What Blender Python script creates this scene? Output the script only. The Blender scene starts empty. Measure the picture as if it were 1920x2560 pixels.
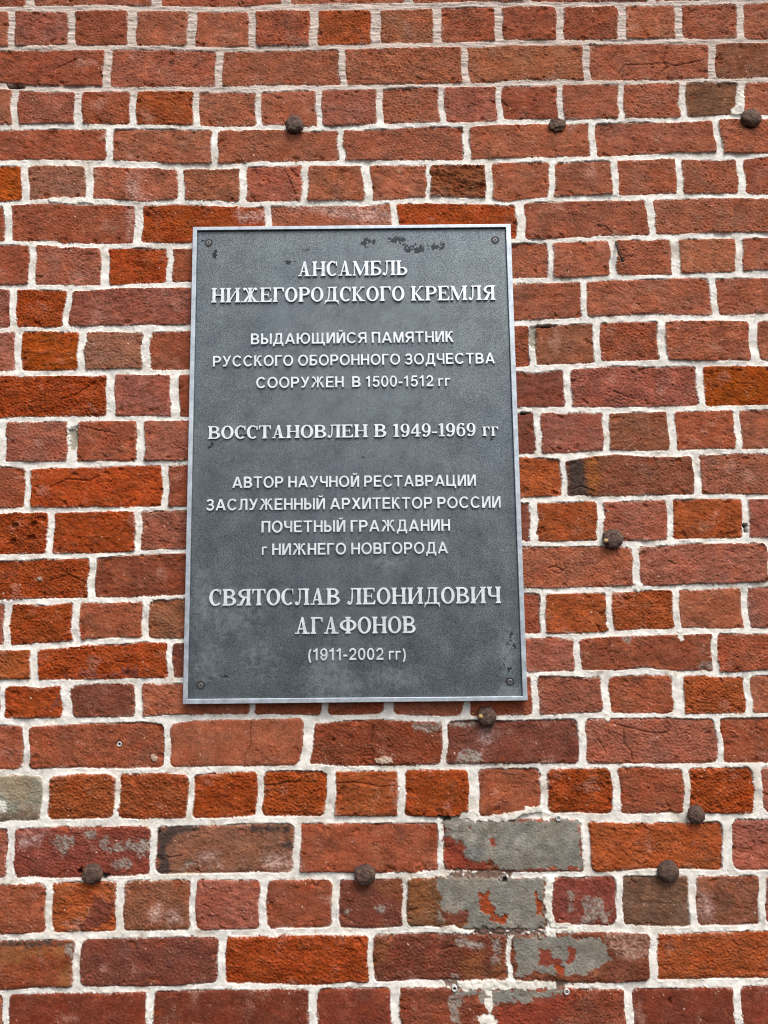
import bpy, bmesh, math, random
import numpy as np
from mathutils import Vector, Matrix, Euler, noise as mnoise
from mathutils.geometry import delaunay_2d_cdt

scene = bpy.context.scene
COL = scene.collection
random.seed(7)
RNG = np.random.default_rng(11)

# ------------------------------------------------------------------ camera
CAM_TILT, CAM_ROLL, CAM_YAW = 0.132742, -0.011044, 0.001440
CAM_DIST, CAM_Z = 1.5, 1.6

cam_data = bpy.data.cameras.new("camera")
cam_data.sensor_fit = 'HORIZONTAL'
cam_data.sensor_width = 36.0
cam_data.lens = 26.0 / 43.27 * math.hypot(3, 4) / 3 * 36.0
cam_data.clip_start, cam_data.clip_end = 0.05, 200.0
cam = bpy.data.objects.new("camera", cam_data)
COL.objects.link(cam)
cam.location = (0.0, -CAM_DIST, CAM_Z)
cam.matrix_world = (Matrix.Translation((0.0, -CAM_DIST, CAM_Z)) @ Matrix.Rotation(CAM_YAW, 4, 'Z')
                    @ Matrix.Rotation(math.pi / 2 + CAM_TILT, 4, 'X') @ Matrix.Rotation(CAM_ROLL, 4, 'Z'))
scene.camera = cam

# ------------------------------------------------------------------ overcast daylight
SUN_EL, SUN_AZ = math.radians(58), math.radians(28)       # azimuth: degrees to the right of straight out from the wall
world = bpy.data.worlds.new("World")
scene.world = world
world.use_nodes = True
nt = world.node_tree
bg = nt.nodes['Background']
sky = nt.nodes.new('ShaderNodeTexSky')
sky.sky_type = 'NISHITA'
sky.sun_disc = False
sky.sun_elevation = SUN_EL
sky.sun_rotation = math.pi - SUN_AZ
sky.dust_density = 4.0
bw = nt.nodes.new('ShaderNodeRGBToBW')
mx = nt.nodes.new('ShaderNodeMix')
mx.data_type = 'RGBA'
mx.inputs[0].default_value = 0.72                          # a veil of cloud greys the blue
nt.links.new(sky.outputs[0], bw.inputs[0])
nt.links.new(sky.outputs[0], mx.inputs[6])
nt.links.new(bw.outputs[0], mx.inputs[7])
nt.links.new(mx.outputs[2], bg.inputs[0])
bg.inputs[1].default_value = 0.15
sun_data = bpy.data.lights.new("sun", 'SUN')
sun_data.energy = 1.5
sun_data.angle = math.radians(24)
sun_data.color = (1.0, 0.955, 0.90)
sun = bpy.data.objects.new("sun", sun_data)
COL.objects.link(sun)
sd = Vector((math.sin(SUN_AZ) * math.cos(SUN_EL), -math.cos(SUN_AZ) * math.cos(SUN_EL), math.sin(SUN_EL)))
sun.rotation_euler = (-sd).to_track_quat('-Z', 'Y').to_euler()
sun.location = sd * 6
scene.view_settings.view_transform = 'Standard'
scene.view_settings.look = 'None'
scene.view_settings.exposure = 0.55
scene.view_settings.gamma = 1.0
scene.view_settings.use_curve_mapping = False
scene.cycles.filter_width = 1.05

# survey of the wall, millimetres: u to the right of the camera axis, s downwards from a level line above the wall
BED = [[[-785.3,686.9,700.2],[-682.1,686.4,703.5],[-596.1,685.6,702.0],[-475.6,691.1,704.4],[-338.0,694.8,709.2],[-275.0,693.8,708.9],[-223.5,688.8,707.7],[-137.6,689.9,707.0],[-68.9,690.8,707.9],[-0.1,689.9,708.8],[68.5,690.8,707.9],[137.2,690.6,705.0],[240.3,689.3,704.5],[268.9,691.6,703.7],[320.5,690.4,703.7],[406.2,693.4,706.7],[509.1,692.9,706.2],[577.7,693.9,706.4],[646.4,692.9,706.2],[749.4,690.5,703.8],[835.3,689.7,703.0]],[[-807.6,782.8,793.3],[-712.1,780.4,794.6],[-609.6,781.7,794.8],[-507.1,784.2,795.1],[-404.7,786.3,798.7],[-336.4,791.0,802.2],[-273.8,789.9,803.0],[-171.6,789.4,801.8],[-69.3,788.2,800.1],[33.0,784.6,798.5],[135.2,786.0,798.3],[237.5,784.7,798.6],[266.1,782.1,795.2],[368.2,783.5,796.6],[470.5,783.0,796.1],[572.7,782.5,795.6],[674.8,783.8,798.0],[776.9,785.2,796.4],[827.7,787.7,797.1]],[[-799.5,868.5,883.3],[-741.5,874.8,889.5],[-639.8,878.0,892.7],[-538.0,881.1,892.2],[-436.5,880.6,893.5],[-334.9,883.8,896.7],[-272.8,880.9,899.3],[-205.1,880.0,896.6],[-137.4,880.9,893.8],[-69.7,881.8,894.6],[-2.1,882.6,893.7],[65.6,881.7,890.9],[133.2,880.7,891.8],[234.7,880.2,891.3],[263.1,876.9,891.6],[330.7,875.9,890.7],[432.1,877.3,888.3],[533.5,878.6,889.7],[634.9,878.1,887.3],[702.7,875.3,886.3],[770.1,878.0,889.1],[821.0,875.0,889.0]],[[-797.6,964.9,977.6],[-703.5,963.2,976.7],[-602.5,964.5,978.0],[-501.6,966.9,977.8],[-400.6,970.8,981.7],[-333.4,973.5,984.3],[-271.7,973.5,984.4],[-221.3,971.3,984.0],[-154.1,975.8,988.5],[-103.8,977.2,987.3],[-3.0,972.3,986.8],[64.2,970.6,982.2],[131.3,970.4,981.3],[181.7,971.0,983.7],[232.1,969.1,980.8],[260.3,964.8,979.3],[344.2,965.9,978.6],[428.0,968.8,978.9],[495.3,966.0,976.9],[562.4,966.2,977.0],[629.5,965.9,978.6],[696.8,963.2,975.9],[764.1,960.4,971.3],[814.3,962.9,973.8]],[[-789.9,1044.5,1059.6],[-716.4,1044.4,1058.7],[-632.8,1046.5,1061.6],[-565.9,1048.1,1064.2],[-499.0,1050.7,1066.9],[-432.0,1058.8,1071.3],[-331.9,1060.0,1072.6],[-270.7,1055.4,1068.0],[-170.6,1054.2,1065.7],[-70.6,1055.5,1068.7],[-3.8,1055.3,1067.8],[62.8,1055.4,1068.6],[129.5,1056.2,1067.7],[196.2,1056.0,1070.3],[257.5,1053.2,1064.0],[357.5,1052.7,1066.0],[390.9,1051.3,1065.7],[457.6,1052.2,1062.9],[557.8,1048.1,1062.4],[624.5,1047.2,1061.5],[707.8,1048.2,1066.1],[757.6,1050.7,1063.2],[807.6,1050.6,1060.2]],[[-794.8,1138.7,1150.4],[-775.0,1136.5,1147.1],[-745.2,1135.1,1145.7],[-695.6,1131.5,1143.5],[-629.3,1131.3,1148.9],[-562.7,1135.6,1148.0],[-496.2,1141.8,1152.4],[-430.1,1137.3,1149.7],[-347.1,1141.9,1154.3],[-269.7,1144.6,1157.0],[-186.9,1143.9,1156.3],[-110.7,1144.9,1157.2],[-37.9,1145.8,1158.1],[11.8,1144.7,1153.5],[61.5,1140.0,1154.1],[111.3,1137.1,1153.0],[160.8,1141.2,1156.4],[227.0,1143.8,1157.9],[254.4,1151.9,1161.8],[304.2,1144.8,1155.4],[370.5,1142.1,1152.7],[403.7,1139.0,1152.4],[486.4,1140.0,1152.4],[536.1,1138.9,1153.0],[602.5,1136.2,1150.3],[685.0,1139.0,1149.6],[751.2,1138.1,1150.4],[800.5,1142.2,1152.8]],[[-790.0,1225.1,1234.5],[-740.6,1224.7,1235.1],[-691.3,1224.3,1235.8],[-641.6,1231.1,1241.6],[-592.2,1232.5,1243.9],[-526.4,1232.6,1244.7],[-460.6,1232.7,1246.6],[-394.7,1234.2,1247.4],[268.3,1232.0,1244.2],[301.1,1232.4,1242.8],[333.9,1234.6,1243.3],[416.2,1230.4,1242.5],[482.0,1227.7,1238.1],[547.6,1228.5,1240.7],[613.4,1226.6,1239.8],[679.2,1224.9,1238.8],[794.1,1226.4,1238.5]],[[-784.7,1320.9,1330.2],[-719.4,1320.0,1332.0],[-654.1,1320.8,1334.5],[-605.0,1323.1,1336.8],[-539.6,1323.9,1331.5],[-490.8,1319.4,1331.4],[-392.9,1317.2,1331.5],[268.7,1317.7,1331.4],[347.0,1317.6,1330.3],[395.8,1320.0,1329.6],[428.5,1316.9,1328.9],[477.6,1314.1,1326.1],[542.8,1314.2,1325.2],[575.4,1314.6,1323.9],[624.4,1312.5,1322.8],[689.7,1311.6,1325.3],[787.8,1307.6,1324.8]],[[-779.6,1412.9,1423.0],[-731.2,1410.1,1421.9],[-682.4,1412.3,1421.8],[-633.9,1411.2,1424.1],[-569.1,1409.7,1423.8],[-488.1,1409.6,1426.5],[-390.8,1409.8,1424.3],[268.9,1408.6,1422.1],[327.2,1407.6,1421.1],[408.3,1403.6,1418.7],[473.2,1401.0,1416.2],[538.1,1398.4,1415.3],[618.9,1401.0,1414.5],[699.7,1402.0,1415.5],[780.7,1401.3,1418.2]],[[-774.6,1503.6,1513.6],[-710.3,1502.7,1516.0],[-646.0,1503.5,1515.1],[-581.7,1502.6,1517.5],[-549.6,1501.3,1512.9],[-501.3,1501.9,1515.2],[-453.0,1504.1,1515.7],[-388.8,1503.2,1516.5],[268.9,1506.1,1516.7],[307.5,1503.2,1521.4],[355.7,1502.1,1515.4],[403.9,1500.3,1512.6],[468.3,1496.8,1508.4],[548.7,1495.4,1511.0],[628.8,1498.7,1510.3],[773.2,1498.8,1512.0]],[[-769.3,1600.9,1609.1],[-737.5,1598.0,1609.5],[-673.7,1598.8,1610.2],[-578.0,1598.3,1609.7],[-482.3,1599.4,1610.8],[-389.7,1602.1,1610.9],[269.2,1590.2,1603.3],[304.3,1590.6,1602.7],[368.0,1591.4,1604.4],[463.5,1592.5,1605.6],[559.1,1592.0,1603.4],[622.8,1591.1,1604.2],[686.4,1591.8,1603.3],[766.1,1591.1,1602.6]],[[-764.4,1688.6,1699.9],[-701.0,1690.9,1705.4],[-637.7,1690.1,1704.5],[-574.4,1690.8,1703.7],[-495.3,1691.7,1701.4],[-387.7,1691.3,1701.6],[269.1,1686.0,1694.1],[316.6,1685.0,1695.6],[363.9,1685.5,1701.6],[411.5,1681.9,1694.1],[459.0,1680.2,1689.8],[522.1,1682.5,1695.4],[585.4,1681.6,1696.1],[648.7,1679.2,1693.6],[696.0,1680.7,1691.0],[759.2,1680.4,1691.7]],[[-759.2,1783.1,1794.2],[-696.5,1782.3,1793.3],[-633.6,1783.0,1794.1],[-570.9,1782.1,1793.2],[-492.4,1783.0,1793.4],[-445.3,1783.5,1793.0],[-391.9,1783.2,1792.7],[269.2,1774.0,1785.1],[328.9,1771.5,1785.7],[391.7,1770.6,1783.9],[454.3,1772.9,1784.6],[517.1,1772.0,1783.1],[579.8,1771.2,1782.3],[642.6,1770.3,1781.4],[752.1,1773.1,1782.6]],[[-754.2,1874.3,1889.0],[-707.5,1873.9,1888.2],[-660.7,1874.4,1886.3],[-614.0,1873.7,1885.2],[-551.7,1874.4,1883.8],[-505.1,1872.4,1880.2],[-442.9,1867.5,1877.8],[-390.0,1867.5,1876.8],[269.3,1860.8,1871.7],[325.3,1861.4,1873.0],[403.2,1860.1,1872.6],[480.9,1861.6,1875.7],[543.2,1860.8,1873.2],[605.6,1858.3,1868.6],[698.9,1858.4,1869.7],[745.6,1858.3,1869.3]],[[-749.3,1962.5,1972.4],[-703.0,1961.5,1972.3],[-656.7,1960.5,1975.8],[-610.3,1961.0,1970.2],[-548.5,1960.2,1972.4],[-486.7,1960.8,1970.0],[-440.4,1958.3,1967.5],[-389.5,1956.7,1966.5],[269.3,1950.7,1961.5],[306.3,1952.7,1965.0],[352.7,1950.7,1963.0],[420.6,1950.9,1963.2],[491.7,1948.6,1960.9],[538.0,1949.7,1958.3],[599.9,1946.7,1960.5],[661.6,1947.4,1956.6],[739.0,1943.6,1955.9]],[[-744.5,2049.4,2060.0],[-713.8,2049.7,2060.3],[-668.0,2047.2,2059.3],[-622.1,2044.7,2056.8],[-576.2,2040.7,2052.8],[-515.0,2036.8,2051.9],[-468.9,2038.8,2047.9],[-392.1,2041.1,2050.2],[269.3,2038.3,2049.2],[318.2,2039.8,2047.3],[364.2,2038.8,2052.4],[425.6,2036.4,2047.0],[487.1,2032.5,2046.1],[533.1,2033.0,2045.1],[579.2,2030.5,2044.1],[640.3,2033.3,2043.3],[732.3,2032.2,2045.8]],[[-740.9,2114.3,2127.7],[-695.2,2114.8,2128.2],[-664.6,2116.6,2131.5],[-618.9,2115.6,2129.0],[-557.9,2116.2,2125.2],[-497.0,2115.4,2125.8],[-436.1,2114.6,2126.5],[-390.4,2115.0,2127.0],[268.2,2111.4,2120.4],[330.6,2110.6,2121.1],[376.4,2109.6,2124.5],[437.2,2110.3,2122.2],[498.4,2104.9,2119.9],[543.6,2111.4,2121.9],[589.3,2111.9,2122.3],[665.0,2115.7,2126.1],[726.1,2111.9,2123.8]],[[-736.9,2187.6,2201.2],[-676.3,2187.7,2203.9],[-630.9,2186.7,2201.4],[-555.2,2186.6,2199.3],[-464.3,2187.6,2198.2],[-434.2,2183.8,2202.0],[-403.9,2183.2,2200.9],[-358.4,2183.7,2195.5],[-313.0,2183.3,2194.5],[-257.4,2184.7,2195.1],[-166.6,2185.7,2193.1],[-130.3,2187.6,2203.8],[-75.8,2187.5,2199.9],[-15.3,2186.4,2197.6],[30.0,2188.7,2201.0],[105.6,2191.5,2204.2],[166.0,2192.2,2201.0],[221.5,2191.9,2202.5],[282.0,2191.3,2202.2],[342.5,2190.2,2201.4],[403.1,2187.3,2200.6],[463.4,2190.3,2201.2],[523.7,2190.9,2200.4],[584.0,2192.8,2203.9],[644.5,2192.2,2203.1],[720.0,2192.1,2202.4]],[[-731.8,2280.7,2293.7],[-686.7,2281.1,2292.7],[-641.7,2280.1,2296.1],[-581.6,2279.3,2290.9],[-521.5,2281.4,2291.5],[-476.5,2281.9,2292.0],[-431.5,2280.9,2291.0],[-371.4,2280.0,2296.0],[-326.4,2279.1,2293.5],[-281.4,2279.5,2291.1],[-256.3,2279.8,2291.4],[-196.3,2279.0,2290.6],[-136.3,2278.1,2291.2],[-76.3,2281.1,2291.8],[13.7,2282.0,2292.7],[73.7,2280.3,2290.5],[163.7,2279.8,2291.4],[218.7,2280.4,2290.5],[308.7,2280.5,2291.5],[383.5,2282.1,2290.8],[428.5,2282.6,2291.3],[488.3,2283.2,2290.4],[548.2,2283.8,2293.9],[608.2,2283.0,2293.1],[712.9,2284.1,2292.8]],[[-726.6,2374.1,2389.8],[-667.1,2373.3,2389.0],[-607.6,2372.5,2386.7],[-548.0,2371.7,2387.3],[-488.5,2372.3,2386.5],[-428.9,2372.9,2388.5],[-339.6,2373.8,2388.0],[-255.2,2370.4,2384.6],[-166.0,2371.3,2385.5],[-76.7,2372.2,2386.4],[12.5,2373.1,2387.3],[89.8,2375.3,2388.1],[131.5,2374.3,2382.9],[176.0,2376.2,2384.8],[215.8,2372.3,2385.2],[260.7,2365.7,2381.3],[305.1,2370.4,2381.8],[349.7,2369.4,2385.1],[394.2,2372.7,2388.4],[453.6,2373.4,2390.4],[513.0,2372.5,2391.0],[572.4,2373.1,2393.0],[631.7,2375.2,2388.0],[706.0,2374.5,2387.3]],[[-721.1,2474.7,2488.7],[-662.0,2475.3,2486.5],[-602.9,2477.3,2485.7],[-529.3,2475.2,2485.0],[-485.1,2474.3,2484.0],[-426.2,2472.0,2483.2],[-337.7,2471.5,2482.7],[-254.1,2471.0,2484.9],[-165.6,2471.9,2484.4],[-106.6,2471.1,2485.0],[-62.4,2472.9,2486.9],[-18.2,2473.3,2485.9],[40.7,2472.5,2483.7],[99.7,2470.3,2482.9],[158.6,2470.9,2483.5],[224.4,2474.4,2486.9],[286.2,2475.0,2486.2],[345.1,2474.2,2486.8],[389.2,2476.0,2485.0],[418.7,2474.9,2484.7],[477.8,2471.3,2485.3],[536.6,2471.9,2484.5],[595.3,2475.3,2486.5],[698.2,2476.3,2486.1]],[[-715.5,2574.5,2585.5],[-642.6,2572.5,2584.8],[-598.8,2571.5,2585.3],[-540.3,2570.7,2584.5],[-481.9,2569.9,2583.7],[-423.5,2569.1,2582.9],[-335.8,2570.0,2582.4],[-252.9,2569.4,2583.2],[-194.5,2568.6,2581.0],[-106.8,2568.1,2581.9],[-48.4,2570.1,2582.4],[10.0,2567.9,2581.6],[68.4,2567.1,2579.5],[152.9,2574.8,2582.2],[238.6,2575.6,2583.9],[285.3,2575.3,2585.7],[326.4,2567.4,2582.0],[355.6,2568.6,2580.9],[414.0,2567.8,2581.5],[472.2,2571.1,2584.8],[530.4,2573.0,2586.7],[588.8,2570.9,2583.2],[690.9,2570.5,2582.8]],[[-710.3,2669.8,2677.9],[-652.6,2665.0,2677.1],[-580.1,2665.7,2676.4],[-507.8,2663.7,2677.1],[-449.7,2665.6,2675.0],[-391.8,2664.8,2675.6],[-334.0,2661.3,2673.4],[-251.8,2662.1,2674.2],[-193.9,2665.3,2673.4],[-136.0,2666.4,2674.0],[-78.0,2662.4,2673.2],[8.8,2661.4,2672.7],[89.9,2660.0,2673.5],[139.1,2662.6,2676.1],[206.7,2662.5,2675.9],[299.2,2664.7,2675.5],[351.1,2666.6,2677.3],[408.9,2667.9,2679.2],[495.9,2663.4,2678.7],[582.7,2662.0,2678.2],[683.8,2663.0,2676.5]],[[-705.6,2754.1,2764.7],[-475.7,2755.0,2765.6],[-250.7,2755.8,2766.4],[-21.1,2756.6,2768.0],[203.7,2756.1,2768.0],[433.0,2756.9,2768.9],[676.6,2757.9,2768.5]]]
JOINT = [[[-759.8,-754.3,20.7],[-483.9,-480.8,24.2],[-201.8,-201.1,20.7],[64.9,63.4,20.7],[324.0,320.5,17.2],[593.6,588.0,17.2]],[[-794.2,-789.8,15.4],[-664.9,-660.8,17.8],[-533.0,-531.7,19.9],[-402.4,-404.7,20.5],[-275.3,-271.7,17.8],[-140.3,-142.6,19.8],[-8.9,-7.9,22.2],[123.2,124.3,19.8],[255.3,256.3,18.8],[388.5,387.0,17.8],[521.5,519.9,19.8],[642.8,642.5,17.1],[776.6,773.5,17.1]],[[-581.8,-583.1,18.7],[-343.7,-344.3,17.7],[-83.0,-78.2,16.3],[179.2,182.3,16.3],[439.9,440.6,17.0],[709.6,705.4,16.9]],[[-778.3,-773.4,15.2],[-641.9,-639.6,16.9],[-524.8,-525.1,16.2],[-392.2,-389.9,14.2],[-260.3,-257.8,14.2],[-132.3,-128.9,14.1],[-2.2,-1.3,15.2],[127.9,130.7,13.5],[250.6,252.3,13.5],[380.2,380.4,14.1],[511.0,508.0,12.8],[640.5,638.9,15.1],[766.0,755.7,16.8]],[[-571.8,-570.9,16.1],[-349.3,-350.3,16.1],[-85.3,-82.2,14.0],[179.7,179.5,16.7],[445.0,444.9,16.0],[704.4,711.1,15.0]],[[-747.4,-741.9,16.7],[-612.1,-609.3,17.3],[-420.0,-416.8,15.0],[-288.4,-289.1,16.0],[-158.9,-160.4,14.0],[-32.3,-26.3,19.3],[98.6,97.3,10.6],[225.2,224.3,15.9],[358.7,353.3,13.3],[487.7,488.1,14.9],[622.0,622.3,14.9],[751.7,750.6,15.9]],[[-779.3,-771.9,16.5],[-504.2,-505.0,19.2],[-236.4,-235.7,14.8],[24.9,28.9,14.5],[287.3,288.6,19.8],[556.9,559.2,16.5]],[[-722.0,-719.4,15.7],[-573.6,-568.4,18.4],[-437.8,-437.9,13.8],[-5.8,-6.5,15.7],[346.7,346.3,12.4],[476.5,474.3,15.7],[602.8,604.8,19.6],[735.7,732.2,16.3]],[[-758.1,-753.8,15.6],[-640.4,-647.5,14.6],[-169.6,-169.4,15.6],[411.0,409.9,13.6],[674.2,678.7,15.6]],[[-742.9,-738.6,15.5],[-610.6,-611.3,16.1],[-481.1,-480.4,17.7],[-7.6,-8.4,15.5],[302.4,301.7,14.5],[432.9,432.9,15.5],[564.6,564.7,17.7],[750.4,750.7,19.3]],[[-550.8,-547.7,17.9],[-422.2,-418.4,19.2],[23.6,22.6,15.3],[369.6,370.5,16.0],[637.0,637.1,16.0]],[[-762.4,-761.3,15.9],[-623.7,-621.9,19.7],[-486.7,-485.8,17.5],[-9.4,-10.3,15.2],[306.4,307.1,14.3],[443.7,441.6,14.6],[574.3,574.3,16.5]],[[-708.2,-705.2,15.1],[-434.9,-433.3,14.2],[21.2,20.2,15.1],[353.8,355.6,12.6],[617.7,619.1,15.1]],[[-656.7,-657.6,14.1],[-486.4,-484.0,13.1],[-11.3,-12.0,15.0],[292.3,291.1,17.2],[424.0,421.9,15.0],[560.4,559.4,14.0],[709.2,706.7,15.0]],[[-573.1,-573.2,16.1],[-43.3,-43.8,14.9],[488.0,488.0,15.5]],[[-734.9,-732.2,15.4],[-601.2,-600.0,15.4],[-465.4,-466.4,13.9],[-13.1,-13.8,14.8],[303.3,302.3,11.7],[429.9,432.4,12.9],[560.5,560.7,13.8],[693.4,694.8,14.7]],[[-678.1,-676.2,16.5],[-418.0,-415.3,12.8],[16.7,15.9,14.7],[366.1,365.7,14.0],[630.4,628.7,12.8]],[[-734.1,-735.4,11.5],[-612.9,-610.3,20.1],[-475.3,-472.8,15.2],[-258.1,-257.4,12.8],[-118.7,-119.7,12.7],[3.6,1.3,19.7],[151.2,150.3,15.8],[282.2,282.0,13.9],[416.8,416.6,15.8],[556.7,553.9,22.7]],[[-687.0,-682.2,14.5],[-418.5,-417.1,14.5],[-146.0,-156.7,20.5],[110.8,105.2,11.4],[368.6,367.7,15.6],[627.1,629.1,12.6]],[[-643.9,-644.8,13.8],[-509.1,-509.9,11.4],[-369.6,-372.3,12.5],[-239.3,-242.0,12.5],[-106.3,-109.4,19.1],[25.6,25.0,15.5],[160.4,160.6,20.9],[292.7,292.6,14.9],[426.5,429.2,15.5],[561.1,559.1,13.1],[692.8,694.1,19.4]],[[-704.9,-703.3,15.4],[-438.9,-439.4,13.6],[-170.4,-172.1,14.8],[97.0,95.3,12.4],[363.8,369.2,16.0],[630.8,628.2,20.7]],[[-630.5,-626.5,14.1],[-498.0,-497.1,16.1],[-363.4,-362.6,12.3],[-232.9,-233.5,14.7],[-99.3,-99.5,15.2],[28.8,27.0,10.0],[294.6,294.1,13.5],[424.7,422.7,14.6],[559.3,558.2,16.1],[690.1,684.5,14.0]],[[-571.9,-572.9,14.0],[-306.9,-308.5,15.7],[-35.4,-35.2,11.0],[218.3,216.6,10.5],[483.6,478.5,16.0]],[[-436.4,-437.0,15.9],[-140.3,-141.1,17.9],[8.7,9.0,17.3],[432.0,431.6,16.1],[629.3,627.9,15.5]]]
ROW_KIND = [[1,0,1,0,0,1,0],[0,6,1,0,0,1,2,0,1,1,1,0,0,0],[1,0,0,0,0,0,8],[0,6,1,2,0,0,6,0,6,1,0,0,10,0],[1,0,0,0,0,0,0],[4,7,0,0,0,0,0,9,0,0,0,0,1],[1,1,3,0,3,0,0],[1,6,3,1,0,0,0,0,0],[6,3,6,0,0,0],[6,4,7,1,1,8,1,0,0],[3,6,1,5,6,4],[1,6,1,6,5,6,8,1],[1,3,1,2,13,6],[3,3,6,5,2,6,2,6],[3,1,0,6],[6,3,1,8,1,2,2,0,6],[2,3,5,6,1,1],[0,3,5,0,1,1,0,1,6,1,2],[1,1,11,24,5,6,1],[14,2,2,3,3,2,3,1,3,1,3,6],[6,22,23,1,15,2,6],[1,2,8,6,1,5,17,18,16,8,6],[19,5,3,20,21,2],[12,12,12,25,12,12]]
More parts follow.
